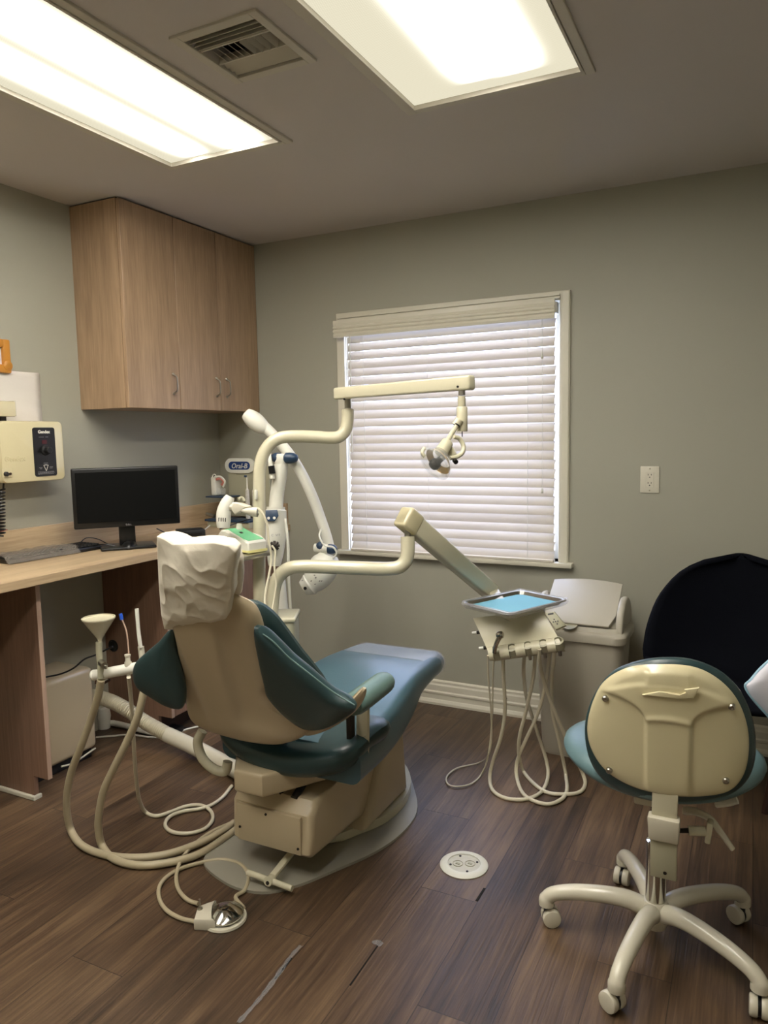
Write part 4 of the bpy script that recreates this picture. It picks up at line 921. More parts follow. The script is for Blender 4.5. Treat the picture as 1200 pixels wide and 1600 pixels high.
# sloping fascia: quad in space
DT=2.72
TLc,TRc,BRc,BLc=[Vector(p) for p in [(1.84,-0.793,0.682), (2.1,-0.748,0.73), (2.193,-0.815,0.616), (1.936,-0.872,0.563)]]
ud=(TRc-TLc).normalized(); vd=((BLc-TLc)); vd=(vd-ud*vd.dot(ud)).normalized(); nd2=ud.cross(vd).normalized()
if nd2.y>0: nd2=-nd2
def FQ(s,r): return (TLc.lerp(TRc,s)).lerp(BLc.lerp(BRc,s),r)
bm=BM()
nu=16; top=[];low=[]
def sagr(r): return 0.014*math.sin(PI*min(1,r/0.8))**1 
for i in range(9):
    r=i/8; top.append([FQ(s/10,r)-nd2*sagr(r) for s in range(11)])
V=[[bm.verts.new(p) for p in row] for row in top]; U=[[bm.verts.new(p-nd2*0.055) for p in row] for row in top]
for i in range(8):
    for j in range(10):
        bm.faces.new((V[i][j],V[i][j+1],V[i+1][j+1],V[i+1][j])); bm.faces.new((U[i][j],U[i+1][j],U[i+1][j+1],U[i][j+1]))
for i in range(8):
    bm.faces.new((V[i][0],V[i+1][0],U[i+1][0],U[i][0])); bm.faces.new((V[i][10],U[i][10],U[i+1][10],V[i+1][10]))
for j in range(10):
    bm.faces.new((V[0][j],U[0][j],U[0][j+1],V[0][j+1])); bm.faces.new((V[8][j],V[8][j+1],U[8][j+1],U[8][j]))
es=[e for e in bm.edges if e.calc_face_angle(0)>0.8]
bmesh.ops.bevel(bm,geom=es,offset=0.006,segments=3,affect='EDGES',profile=0.5)
obj('fascia',bm,M_cream,t)
# holder lip along the lower edge with five cradles
cr=[0.10,0.33,0.55,0.76,0.96]
bm=BM()
for a,b in ((0.0,0.065),(0.155,0.285),(0.375,0.505),(0.595,0.715),(0.805,0.92)):
    p0=FQ(a,0.92); p1=FQ(b,0.92); tube(bm,[p0-nd2*0.006,p1-nd2*0.006],0.026,n=18,smooth=False)
    for s_ in (p0,p1): pass
obj('holder_lip',bm,M_cream,t)
for k,s in enumerate(cr):
    c=FQ(s,0.90)-nd2*0.002
    bm=BM(); lathe(bm,[(0.021,-0.020),(0.022,0.012),(0.016,0.015),(0.014,-0.015)],c,(nd2-vd*0.5).normalized(),18,cap=False); obj('cradle',bm,M_greyc,t)
bm=BM(); bar(bm,FQ(0.02,0.90)-nd2*0.036,FQ(0.98,0.90)-nd2*0.036,0.03,0.03,0.006); obj('holder_rail',bm,M_greyc,t)
# syringe in the first cradle
s0=[Vector(p) for p in [(1.956,-0.887,0.584), (1.964,-0.891,0.615), (1.975,-0.888,0.642), (1.985,-0.887,0.653)]]
bm=BM(); tube(bm,s0,lambda s:0.0075+0.003*s,n=12,k=4); lathe(bm,[(0.010,-0.006),(0.014,0),(0.014,0.012),(0.009,0.018)],s0[3]+Vector((-0.012,0,0)),(1,-0.1,0.25),14); obj('syringe',bm,M_chrome,t)
for k,s in enumerate(cr[2:]):
    c=FQ(s,0.97)-nd2*0.004; bm=BM(); cyl(bm,c+nd2*0.010,c-nd2*0.012+Vector((0,0,-0.03)),0.0065,12); obj('hose_coupling',bm,M_steel,t)
# side knobs
for (r_) in (0.30,0.70):
    c=FQ(0.0,r_)-nd2*0.030; bm=BM(); cyl(bm,c,c-ud*0.012,0.007,12); obj('knob_collar',bm,M_dark,t)
    bm=BM(); cyl(bm,c-ud*0.010,c-ud*0.030,0.0055,12); obj('side_knob',bm,M_white,t)
# control pad on right
kp=[Vector(p) for p in [(2.11,-0.766,0.721), (2.147,-0.763,0.731), (2.193,-0.774,0.684), (2.159,-0.792,0.669)]]
bm=BM(); n_=(kp[1]-kp[0]).cross(kp[3]-kp[0]).normalized(); 
if n_.y>0: n_=-n_
prism(bm,kp,-n_*0.020,0.005,2); pad=obj('control_pad',bm,M_greyc,t)
ku=(kp[1]-kp[0]); kv=(kp[3]-kp[0])
def KP(a,b): return kp[0]+ku*a+kv*b+n_*0.001
bm=BM(); bar(bm,KP(0.25,0.12),KP(0.8,0.12),0.006,0.003,0.001,up=n_); obj('display_window',bm,M_black,pad,smooth=False)
bm=BM()
for a,b in ((0.5,0.45),(0.5,0.72),(0.28,0.58),(0.72,0.58),(0.5,0.58)): lathe(bm,[(0.0028,0),(0.0028,0.001)],KP(a,b),n_,8)
obj('buttons',bm,M_black,pad)
# unit underside body and neck to arm
bm=BM(); c=FQ(0.5,0.35)-nd2*0.06; bar(bm,FQ(0.12,0.3)-nd2*0.070,FQ(0.88,0.3)-nd2*0.070,0.10,0.05,0.012,up=nd2); obj('unit_body',bm,M_cream,t)
bm=BM(); nk=FQ(0.45,0.05)-nd2*0.03; cyl(bm,nk,nk+Vector((0,0,0.045)),0.022,16); bar(bm,a1,nk+Vector((0,0.01,0.0)),0.05,0.05,0.008); obj('neck',bm,M_cream,t)
# hoses: hang from the lip, loop on the floor and return under the unit
def hose(pts,r,m=None,nm='hose'):
    bm=BM(); tube(bm,pts,r,n=10,k=7); return obj(nm,bm,m or M_hose,t)
hose([(1.921,-0.857,0.562), (1.913,-0.827,0.463), (1.907,-0.78,0.319), (1.897,-0.742,0.2), (1.875,-0.719,0.107)]+[(1.792,-0.597,0.008), (1.728,-0.678,0.008), (1.715,-0.761,0.008), (1.74,-0.823,0.008), (1.779,-0.834,0.008), (1.825,-0.79,0.008), (1.836,-0.693,0.008)]+[(1.869,-0.701,0.098), (1.9,-0.743,0.279), (1.916,-0.783,0.449), (1.93,-0.809,0.55)],0.0032)
hose([(1.966,-0.812,0.56), (1.959,-0.783,0.455), (1.95,-0.737,0.311), (1.928,-0.716,0.195), (1.883,-0.686,0.068)]+[(1.876,-0.704,0.007), (1.921,-0.802,0.007), (1.984,-0.841,0.007), (2.053,-0.82,0.007), (2.094,-0.741,0.007), (2.088,-0.608,0.007)]+[(2.07,-0.57,0.068), (2.034,-0.614,0.227), (2.019,-0.675,0.352), (2.027,-0.746,0.478), (2.05,-0.812,0.582)],0.0072)
hose([(2.081,-0.775,0.578), (2.06,-0.732,0.453), (2.024,-0.7,0.309), (1.991,-0.674,0.19), (1.98,-0.645,0.096), (1.988,-0.606,0.013)]+[(2.054,-0.686,0.008), (2.117,-0.733,0.008), (2.176,-0.723,0.008), (2.228,-0.682,0.008), (2.236,-0.61,0.008)]+[(2.216,-0.548,0.019), (2.184,-0.596,0.127), (2.132,-0.669,0.302), (2.103,-0.734,0.447), (2.106,-0.811,0.545), (2.114,-0.845,0.606)],0.0072)
hose([(2.13,-0.749,0.586), (2.105,-0.712,0.44), (2.065,-0.681,0.296), (2.014,-0.664,0.176), (1.971,-0.642,0.066)]+[(1.982,-0.677,0.008), (2.046,-0.793,0.008), (2.128,-0.826,0.008), (2.171,-0.785,0.008), (2.184,-0.702,0.008)]+[(2.149,-0.559,0.011), (2.133,-0.606,0.161), (2.116,-0.654,0.307), (2.129,-0.72,0.458), (2.152,-0.788,0.544), (2.164,-0.829,0.621)],0.0072)

# tray on top, with liner
t=thing('instrument_tray','shallow metal tray wrapped in clear film, resting on the delivery head','tray',(2.029,-0.906,0.74))
T=[Vector(p) for p in [(1.814,-0.807,0.745), (1.969,-0.505,0.745), (2.149,-0.66,0.745), (2.026,-0.949,0.745)]]
zt_=0.750
tu=(T[2]-T[3]); tv=(T[1]-T[2])
c0=(T[0]+T[1]+T[2]+T[3])/4; c0.z=zt_
ux=((T[2]-T[3])+(T[1]-T[0])); ux.normalize(); vx=Vector((-ux.y,ux.x,0))
hx=((T[2]-T[3]).length+(T[1]-T[0]).length)/4; hy_=(abs((T[0]-T[3]).dot(vx))+abs((T[1]-T[2]).dot(vx)))/4
def ringpts(s,z,dn=0.0): return [c0+ux*a+vx*b+Vector((0,0,z)) for a,b in rrect(-hx*s-dn,hx*s+dn,-hy_*s-dn,hy_*s+dn,0.026,5)]
bm=BM(); rg=[[bm.verts.new(p) for p in ringpts(*a)] for a in ((0.98,-0.006,0.006),(1.0,0.0,0.004),(1.0,0.001,0.0),(0.97,-0.001,-0.001),(0.93,-0.016,-0.004),(0.90,-0.0165,-0.004))]
for a,b in zip(rg,rg[1:]):
    for j in range(len(a)): bm.faces.new((a[j],a[(j+1)%len(a)],b[(j+1)%len(a)],b[j]))
bm.faces.new(rg[-1]); o=obj('metal_tray',bm,M_steel,t); md=o.modifiers.new('thick','SOLIDIFY'); md.thickness=0.0015; md.offset=-1
bm=BM(); rg=[]
for (s,z,dn) in ((0.955,-0.0125,0),(0.985,0.003,0.003),(1.0,0.004,0.008),(1.0,-0.006,0.011),(0.95,-0.022,0.006),(0.8,-0.027,0)):
    rg.append([bm.verts.new(p+Vector((0,0,0.0035*noise.noise(p*60+Vector((z*300,0,0)))))+((p-c0).normalized()*0.005*noise.noise(p*45))) for p in ringpts(s,z,dn)])
for a,b in zip(rg,rg[1:]):
    for j in range(len(a)): bm.faces.new((a[j],a[(j+1)%len(a)],b[(j+1)%len(a)],b[j]))
obj('plastic_wrap',bm,M_film,t)
t3=BM(); prism(t3,ringpts(0.91,-0.014,-0.003),(0,0,0.0015)); o=obj('tray_liner',t3,M_aqua,smooth=False); tag(o,'pale blue paper liner lying in the metal instrument tray','tray liner')
bm=BM(); bx_c=c0+Vector((0,0,-0.030)); box(bm,bx_c,(0.20,0.12,0.012),Matrix((ux,vx,Vector((0,0,1)))).transposed(),0.004,2); cyl(bm,bx_c,FQ(0.45,0.15)-nd2*0.02,0.020,14); obj('tray_holder',bm,M_cream,DU)

# ================================================================= ASSISTANT ARM WITH SUCTION
t=thing('assistant_arm','white suction holder bar left of the chair, with funnel and hanging hoses','suction holder',(1.1,-1.75,0.6))
a0=Vector((0.904,-1.785,0.635)); a1=Vector((1.08,-1.726,0.672))
bm=BM(); tube(bm,[a0,a0.lerp(a1,0.45),a0.lerp(a1,0.5),a0.lerp(a1,0.55),a1],lambda s:0.0175-0.002*math.exp(-((s-0.45)/0.02)**2),n=18,k=4); lathe(bm,[(0.0165,0),(0.018,0.004),(0.015,0.010),(0.008,0.014)],a0,a0-a1,18); obj('bar',bm,M_white,t)
bm=BM(); tube(bm,[a1,a1+Vector((0.05,0.08,-0.02)),Vector((1.24,-1.40,0.52)),Vector((1.34,-1.36,0.42))],0.018,n=14); obj('support_arm',bm,M_bone,t)
bm=BM(); cyl(bm,(0.913,-1.781,0.624),(0.914,-1.783,0.608),0.010,12); bar(bm,(0.909,-1.787,0.597),(0.949,-1.764,0.619),0.008,0.008,0.002); obj('tip_clip',bm,M_brown,t)
f0=Vector((0.931,-1.78,0.753)); f1=Vector((0.928,-1.773,0.831))
bm=BM(); hh_=(f1-f0).z+0.0
lathe(bm,[(0.0065,-0.012),(0.0065,0.0),(0.010,0.008),(0.0485,0.066),(0.0515,0.070),(0.0515,0.074),(0.049,0.074),(0.048,0.070),(0.001,0.069)],f0,(0,0,1),28); obj('funnel',bm,M_cream,t)
bm=BM(); tube(bm,[(0.929,-1.782,0.747), (0.93,-1.785,0.712), (0.935,-1.787,0.671), (0.938,-1.791,0.63)],0.0105,n=12); obj('clear_valve_tube',bm,M_greyc,t)
bm=BM(); cyl(bm,(0.944,-1.792,0.684),(0.97,-1.803,0.68),0.011,14); bar(bm,(0.951,-1.801,0.681),(0.977,-1.8,0.674),0.008,0.012,0.002); obj('valve_lever',bm,M_steel,t)
for nm,x,r in (('valve',201,0.009),):
    bm=BM(); p=[Vector(v) for v in [(1.017,-1.75,0.637), (1.016,-1.748,0.657), (1.015,-1.746,0.682), (1.014,-1.744,0.706)]]
    lathe(bm,[(r*0.8,0),(r,0.01),(r,0.03),(r*1.25,0.032),(r*1.25,0.045),(r*0.9,0.05),(r*0.9,0.062),(r*1.1,0.064),(r*1.1,0.07)],p[0],(0,0,1),16); obj('saliva_valve',bm,M_bone,t)
bm=BM(); tube(bm,[(1.015,-1.743,0.706), (1.012,-1.741,0.741), (1.005,-1.739,0.782), (0.991,-1.742,0.821)],0.0027,n=8); obj('saliva_tube',bm,M_tubing,t)
bm=BM(); cyl(bm,(0.992,-1.742,0.817),(0.988,-1.742,0.836),0.0058,12); obj('blue_tip',bm,mat('blue_tip_plastic',(30,80,190),0.4),t)
bm=BM(); tube(bm,[(1.071,-1.746,0.735), (1.064,-1.744,0.779), (1.06,-1.742,0.819), (1.056,-1.739,0.858)],0.0062,n=12); obj('evacuator_tip',bm,M_white,t)
bm=BM(); tube(bm,[(1.07,-1.743,0.665), (1.069,-1.74,0.695), (1.064,-1.738,0.736)],0.010,n=12); obj('evacuator_valve',bm,M_bone,t)
def hz(pts,r,m=M_hosed,nm='suction_hose'):
    bm=BM(); tube(bm,pts,r,n=12,k=7); return obj(nm,bm,m,t)
hz([(0.938,-1.791,0.626), (0.907,-1.781,0.559), (0.846,-1.767,0.458), (0.788,-1.763,0.357), (0.732,-1.756,0.265), (0.692,-1.748,0.172), (0.67,-1.735,0.091)]+[(0.672,-1.723,0.014), (0.783,-1.771,0.014), (0.896,-1.778,0.014), (0.996,-1.749,0.014), (1.079,-1.689,0.014), (1.133,-1.592,0.014), (1.155,-1.501,0.014), (1.158,-1.429,0.014)],0.0125)
hz([(1.076,-1.726,0.692), (1.076,-1.733,0.631), (1.068,-1.743,0.58), (1.047,-1.751,0.506), (0.995,-1.754,0.412), (0.938,-1.76,0.317), (0.887,-1.762,0.23), (0.856,-1.759,0.144), (0.84,-1.752,0.08)]+[(0.843,-1.743,0.014), (0.939,-1.783,0.014), (1.038,-1.777,0.014), (1.118,-1.725,0.014), (1.177,-1.644,0.014), (1.192,-1.53,0.014), (1.194,-1.446,0.014)],0.0125)
hz([(1.025,-1.758,0.636), (0.987,-1.718,0.56), (0.944,-1.675,0.44), (0.894,-1.627,0.298), (0.851,-1.583,0.178), (0.819,-1.543,0.08)]+[(0.802,-1.499,0.008), (0.86,-1.503,0.008), (0.887,-1.455,0.008), (0.909,-1.403,0.008), (0.951,-1.373,0.008), (1.012,-1.387,0.008), (1.064,-1.435,0.008), (1.082,-1.499,0.008), (1.05,-1.547,0.008), (0.992,-1.564,0.008), (0.937,-1.542,0.008), (0.908,-1.491,0.008), (0.924,-1.438,0.008), (0.982,-1.38,0.008), (0.993,-1.3,0.008), (0.965,-1.198,0.008)],0.0068,M_hose,'saliva_hose')

# corrugated and smooth conduit on the floor
t=thing('floor_conduit','thick cream corrugated hose running along the floor to the chair','hose',(0.8,-1.3,0))
cpts=[(0.051,-1.102,0.219), (0.157,-1.094,0.216), (0.259,-1.08,0.188), (0.382,-1.06,0.125), (0.499,-1.051,0.085), (0.638,-1.052,0.057)]+[(0.799,-1.079,0.037), (1.002,-1.149,0.037)]
P=spline(cpts[:5],100)
bm=BM(); tube(bm,P,lambda s:0.0285+0.0042*math.sin(s*2*PI*50),n=18,smooth=False); obj('corrugated_section',bm,M_hose,t,ang=180)
bm=BM(); tube(bm,cpts[4:],0.034,n=18); obj('smooth_section',bm,M_bone,t)
t=thing('wall_pipe','white pipe with ribbed white elbow on the floor behind the tan equipment box','pipe',(0.3,-1.0,0))
bm=BM(); tube(bm,[(-0.024,-0.981,0.02), (0.044,-0.933,0.02), (0.184,-0.939,0.02), (0.328,-0.942,0.02), (0.47,-0.927,0.02)],0.014,n=14); obj('pipe',bm,M_white,t)
bm=BM(); q=Vector((0.005,-0.96,0.03)); lathe(bm,[(0.03,0),(0.033,0.02),(0.030,0.04),(0.033,0.06),(0.030,0.08),(0.026,0.10)],(q.x,q.y,0.0),(0,0.05,1),16); obj('ribbed_elbow',bm,M_white,t)
cable('cable',[(0.069,-1.067,0.005), (0.127,-1.025,0.005), (0.2,-0.976,0.005), (0.306,-0.961,0.005), (0.37,-0.917,0.005), (0.396,-0.822,0.005), (0.426,-0.766,0.005)],0.0045,M_white,'thin white cable along the floor behind the corrugated hose')
cable('cable',[(0.203,-1.418,0.422), (0.257,-1.39,0.434), (0.328,-1.384,0.466), (0.383,-1.375,0.507), (0.44,-1.366,0.53), (0.538,-1.368,0.576)],0.0035,M_blackm,'dark cable running above the tan equipment box into the cable hole')

# foot pedal
c=Vector((1.447,-1.864,-0))
t=thing('foot_control','round chrome foot pedal with cream housing and toggle on the floor','foot pedal',(c.x,c.y,0))
dirx=Vector((1.499,-1.817,0))-Vector((1.381,-1.903,0)); dirx.z=0; dirx.normalize(); diry=Vector((-dirx.y,dirx.x,0))
cc_=c+dirx*0.012
bm=BM(); lathe(bm,[(0.062,0.0),(0.064,0.003),(0.062,0.009),(0.055,0.010)],cc_,(0,0,1),36); obj('base',bm,M_bone,t)
bm=BM(); lathe(bm,[(0.040,0.010),(0.040,0.018)],cc_,(0,0,1),24); lathe(bm,[(0.054,0.016),(0.055,0.021),(0.050,0.026),(0.022,0.040),(0.018,0.041),(0.001,0.0415)],cc_,(0,0,1),40); obj('chrome_disc',bm,M_chrome,t)
bm=BM(); hs=[c-dirx*0.072-diry*0.036,c-dirx*0.012-diry*0.050,c-dirx*0.030-diry*0.012,c-dirx*0.030+diry*0.018,c-dirx*0.014+diry*0.046,c-dirx*0.066+diry*0.024]
prism(bm,hs,(0,0,0.036),0.006,2); obj('housing',bm,M_bone,t)
tg=c-dirx*0.058+diry*0.008; bm=BM(); lathe(bm,[(0.008,0),(0.008,0.003),(0.004,0.004),(0.0028,0.006),(0.0022,0.024),(0.003,0.030)],(tg.x,tg.y,0.036),(0,0,1),12); obj('toggle',bm,M_steel,t)
bm=BM(); tube(bm,[(1.393,-1.911,0.008), (1.339,-1.917,0.008), (1.272,-1.903,0.008), (1.211,-1.864,0.008), (1.171,-1.812,0.008), (1.165,-1.747,0.008), (1.198,-1.685,0.008), (1.258,-1.629,0.008), (1.332,-1.623,0.008), (1.395,-1.663,0.008), (1.431,-1.727,0.008), (1.428,-1.77,0.008)]+[(cc_.x+0.03,cc_.y+0.05,0.012)],0.0062,n=10); obj('tubing',bm,M_hosed,t)
bm=BM(); tube(bm,[(1.348,-1.845,0.01), (1.302,-1.843,0.01), (1.24,-1.812,0.01), (1.182,-1.754,0.01), (1.137,-1.676,0.01), (1.118,-1.592,0.01), (1.119,-1.51,0.01), (1.143,-1.432,0.01)],0.0062,n=10); obj('tubing',bm,M_hosed,t)

# floor service cover
c=Vector((1.991,-1.312,0))
t=thing('floor_cover','round white plastic floor outlet cover set in the planks','floor cover',(c.x,c.y,0))
bm=BM(); lathe(bm,[(0.077,0.0),(0.078,0.003),(0.070,0.008),(0.053,0.009),(0.052,0.006)],c,(0,0,1),48,cap=False); obj('ring',bm,M_white,t)
bm=BM(); lathe(bm,[(0.052,0.0),(0.052,0.0055),(0.001,0.0055)],c,(0,0,1),36); 
obj('lid',bm,mat('ivory_lid',(196,192,176),0.4,var=0.12,scale=60),t)
bm=BM()
for (dx,dy_,r_) in ((0.018,0.008,0.017),(-0.018,-0.008,0.017)):
    lathe(bm,[(r_,0.0),(r_,0.0022),(r_-0.002,0.0022),(r_-0.002,0.001)],(c.x+dx,c.y+dy_,0.0055),(0,0,1),20,cap=False)
    box(bm,(c.x+dx,c.y+dy_,0.0066),(0.014,0.008,0.002))
obj('outlet_flaps',bm,M_greyc,t)
for a in (0.6,2.2,3.7,5.3):
    bm=BM(); lathe(bm,[(0.004,0),(0.004,0.002)],(c.x+0.044*math.cos(a),c.y+0.044*math.sin(a),0.0056),(0,0,1),10); obj('screw',bm,M_dark,t)
# lifted plank edges and clear repair tape on the floor
M_tape=clear('torn_clear_tape',(200,202,205),0.12,0.22)
q=[Vector(v) for v in [(1.73,-2.15,0), (1.731,-2.067,0), (1.727,-1.998,0), (1.718,-1.914,0), (1.719,-1.859,0)]]
bm=BM()
L_=[];R_=[]
for i,v in enumerate(spline(q,6)):
    wd=0.004+0.010*abs(noise.noise(v*40)); L_.append(bm.verts.new((v.x-wd,v.y,0.0012+0.002*abs(noise.noise(v*70))))); R_.append(bm.verts.new((v.x+wd*1.1,v.y,0.0012+0.0025*abs(noise.noise(v*90)))))
for i in range(len(L_)-1): bm.faces.new((L_[i],R_[i],R_[i+1],L_[i+1]))
tag(obj('repair_tape',bm,M_tape),'torn clear tape along the split plank seam nearest the camera','tape','tape on the floor')
q2=(1.905,-1.76,0)
bm=BM(); vs=[bm.verts.new((q2[0]+0.015*math.cos(a)*(1+0.4*noise.noise(Vector((a,0,0)))),q2[1]+0.011*math.sin(a)*(1+0.5*noise.noise(Vector((0,a,0)))),0.0015+0.001*math.sin(3*a))) for a in [2*PI*i/14 for i in range(14)]]; bm.faces.new(vs)
tag(obj('repair_tape',bm,M_tape),'small scrap of clear tape at a plank corner in the middle of the floor','tape','tape on the floor')
M_gap=mat('dark_plank_gap',(12,8,6),0.9)
bm=BM()
for (p0,p1,wd) in (((1.91,-1.77,0.001),(1.913,-1.93,0.001),0.0022),((2.091,-1.401,0.001),(2.089,-1.471,0.001),0.0035),((1.722,-1.91,0.001),(1.727,-1.993,0.001),0.0028)):
    bar(bm,p0,p1,wd*2,0.0008,0.0002)
o=obj('trim_4',bm,M_gap,smooth=False); o['kind']='structure'

# ================================================================= WALL OUTLET
q=[Vector(v) for v in [(2.344,-0.002,1.233), (2.424,-0.002,1.115)]]
ox=(q[0].x+q[1].x)/2; oz=(q[0].z+q[1].z)/2; ow=q[1].x-q[0].x; oh=q[0].z-q[1].z
t=thing('wall_outlet','white double electrical outlet plate on the wall right of the window','outlet',(ox,0,oz-oh/2))
bm=BM(); box(bm,(ox,-0.003,oz),(ow,0.006,oh),None,0.0025,2); pl_=obj('plate',bm,M_trim,t)
bm=BM(); box(bm,(ox,-0.0065,oz),(0.034,0.002,0.066),None,0.0008,1); rc_=obj('receptacle',bm,M_trim,t)
bm=BM()
for dz in (0.018,-0.018):
    box(bm,(ox-0.0065,-0.0075,oz+dz+0.004),(0.0024,0.001,0.0075)); box(bm,(ox+0.0065,-0.0075,oz+dz+0.004),(0.0024,0.001,0.0065)); lathe(bm,[(0.0026,0),(0.0026,0.001)],(ox,-0.0072,oz+dz-0.007),(0,-1,0),10)
obj('slots',bm,M_black,rc_,smooth=False)
for dz in (0.048,-0.048):
    bm=BM(); screw(bm,(ox,-0.006,oz+dz),(0,-1,0),0.0035); obj('screw',bm,M_greyc,t)
# faint scuff hole left wall
# ================================================================= WASTE BIN
t=thing('waste_bin','tall pale grey plastic swing-lid waste bin against the wall below the window corner','waste bin',(2.155,-0.26,0))
BX,BY=2.155,-0.265
def brect(hw,hd,z,r=0.05,y=BY): return [Vector((BX+a,y+b,z)) for a,b in rrect(-hw,hw,-hd,hd,r,6)]
def loft(bm,rings,capa=True,capb=True):
    R_=[[bm.verts.new(p) for p in r] for r in rings]; n=len(R_[0])
    for a,b in zip(R_,R_[1:]):
        for j in range(n): bm.faces.new((a[j],a[(j+1)%n],b[(j+1)%n],b[j]))
    if capa: bm.faces.new(R_[0][::-1])
    if capb: bm.faces.new(R_[-1])
bm=BM(); loft(bm,[brect(0.155,0.105,0.0),brect(0.160,0.110,0.01),brect(0.183,0.135,0.535),brect(0.183,0.135,0.545)]); obj('bucket',bm,M_bin,t)
bm=BM(); loft(bm,[brect(0.186,0.142,0.520),brect(0.194,0.152,0.524),brect(0.196,0.155,0.552),brect(0.192,0.150,0.562),brect(0.186,0.138,0.568),brect(0.180,0.132,0.585)]); obj('lid_rim',bm,M_bin,t)
# hooded end cheeks
for sx_ in (-1,1):
    bm=BM(); pr_=[]
    for i in range(13):
        a=PI*i/12; pr_.append(Vector((BX+sx_*0.152,BY+0.125*math.cos(a),0.56+0.135*math.sin(a)**0.8)))
    prism(bm,pr_,(sx_*0.030,0,0),0.012,3); obj('lid_cheek',bm,M_bin,t)
bm=BM(); g=[]
for i in range(15):
    a=PI*(0.04+0.92*i/14)
    g.append([Vector((BX+s*0.150,BY+0.118*math.cos(a),0.562+0.055*math.sin(a)**0.85)) for s in (-1,1)])
V=[[bm.verts.new(p) for p in r] for r in g]
for i in range(14): bm.faces.new((V[i][0],V[i+1][0],V[i+1][1],V[i][1]))
o=obj('lid_hood',bm,M_bin,t); md=o.modifiers.new('thick','SOLIDIFY'); md.thickness=0.004
# swing flap standing tilted
bm=BM()
fy0,fz0,fy1,fz1=-0.400,0.590,-0.175,0.725
ol=[]
for i in range(11):
    s=i/10; ol.append((-0.148+0.296*s,1.0+0.06*math.sin(PI*s)))
P_=[Vector((BX-0.128,fy0,fz0)),Vector((BX-0.148,fy0+(fy1-fy0)*0.25,fz0+(fz1-fz0)*0.25))]+[Vector((BX+a,fy0+(fy1-fy0)*b,fz0+(fz1-fz0)*b)) for a,b in ol]+[Vector((BX+0.148,fy0+(fy1-fy0)*0.25,fz0+(fz1-fz0)*0.25)),Vector((BX+0.128,fy0,fz0))]
prism(bm,P_,Vector((0,-(fz1-fz0),(fy1-fy0))).normalized()*0.010,0.003,2); fl=obj('swing_flap',bm,M_bin,t)
bm=BM(); lathe(bm,[(0.034,0),(0.034,0.003)],(BX-0.03,fy0+0.004,fz0+0.002),(0,-0.5,0.86),24,sx=1.0); obj('finger_recess',bm,M_greyc,fl)
bm=BM(); P_=[(BX-0.19,-0.20,0.60),(BX-0.165,-0.19,0.655),(BX-0.15,-0.17,0.64),(BX-0.15,-0.21,0.60)]
prism(bm,P_,(0,0.012,0),0.003,1); obj('bin_liner_corner',bm,clear('bag_film',(215,215,235),0.3,0.7),t)

# ================================================================= DARK SHELL CHAIR
t=thing('side_chair','dark navy upholstered bucket chair with walnut legs against the back wall','chair',(2.70,-0.48,0))
bm=BM()
out_=[(2.40,0.43),(2.425,0.52),(2.455,0.64),(2.50,0.76),(2.57,0.84),(2.66,0.885),(2.76,0.90),(2.86,0.885),(2.96,0.82),(3.04,0.70),(3.09,0.55),(3.12,0.43)]
nu=24; nv=16; XC=2.76
def shellp(u,v):
    """u -1..1 across, v 0..1 from seat front to top of back"""
    # spine curve in the yz plane
    sp=[(-0.74,0.425),(-0.68,0.45),(-0.55,0.435),(-0.42,0.42),(-0.33,0.44),(-0.28,0.52),(-0.25,0.62),(-0.235,0.73),(-0.225,0.82),(-0.22,0.90)]
    x=v*(len(sp)-1); i=min(int(x),len(sp)-2); f=x-i; y=sp[i][0]*(1-f)+sp[i+1][0]*f; z=sp[i][1]*(1-f)+sp[i+1][1]*f
    if v>0.5:
        s=(v-0.5)/0.5; hw=0.335-0.02*s-0.30*max(0,s-0.35)**2*1.0
        hw=0.34*math.sqrt(max(0.012,1-s**2.3))
    else: hw=0.30+0.04*(v/0.5) if v>0.06 else 0.26
    wrap=0.13*(abs(u)**2.2)*min(1,max(0,(v-0.15)/0.35))*(1-0.7*max(0,(v-0.6)/0.4))
    lift=0.05*abs(u)**3*(1-min(1,max(0,(v-0.5)/0.3)))
    return Vector((XC+u*max(hw,0.02),y-wrap,z+lift))
N_=28
V=[[bm.verts.new(shellp(-1+2*i/nu,j/N_)) for j in range(N_+1)] for i in range(nu+1)]
for i in range(nu):
    for j in range(N_): bm.faces.new((V[i][j],V[i+1][j],V[i+1][j+1],V[i][j+1]))
bmesh.ops.remove_doubles(bm,verts=bm.verts,dist=1e-4)
o=obj('shell',bm,M_navyf,t); md=o.modifiers.new('thick','SOLIDIFY'); md.thickness=0.022; md.offset=-1
for (x,y,xx,yy) in ((2.60,-0.62,2.50,-0.68),(2.92,-0.62,2.868,-0.545),(2.60,-0.36,2.53,-0.20),(2.92,-0.36,3.02,-0.20)):
    bm=BM(); tube(bm,[(x,y,0.415),(xx,yy,0.0)],lambda s:0.021-0.007*s,n=12,smooth=False); obj('leg',bm,M_dwood,t)
bm=BM(); bar(bm,(2.57,-0.62,0.40),(2.95,-0.62,0.40),0.03,0.022,0.003); bar(bm,(2.57,-0.36,0.40),(2.95,-0.36,0.40),0.03,0.022,0.003); bar(bm,(2.76,-0.64,0.40),(2.76,-0.34,0.40),0.04,0.02,0.003); obj('under_frame',bm,M_black,t)

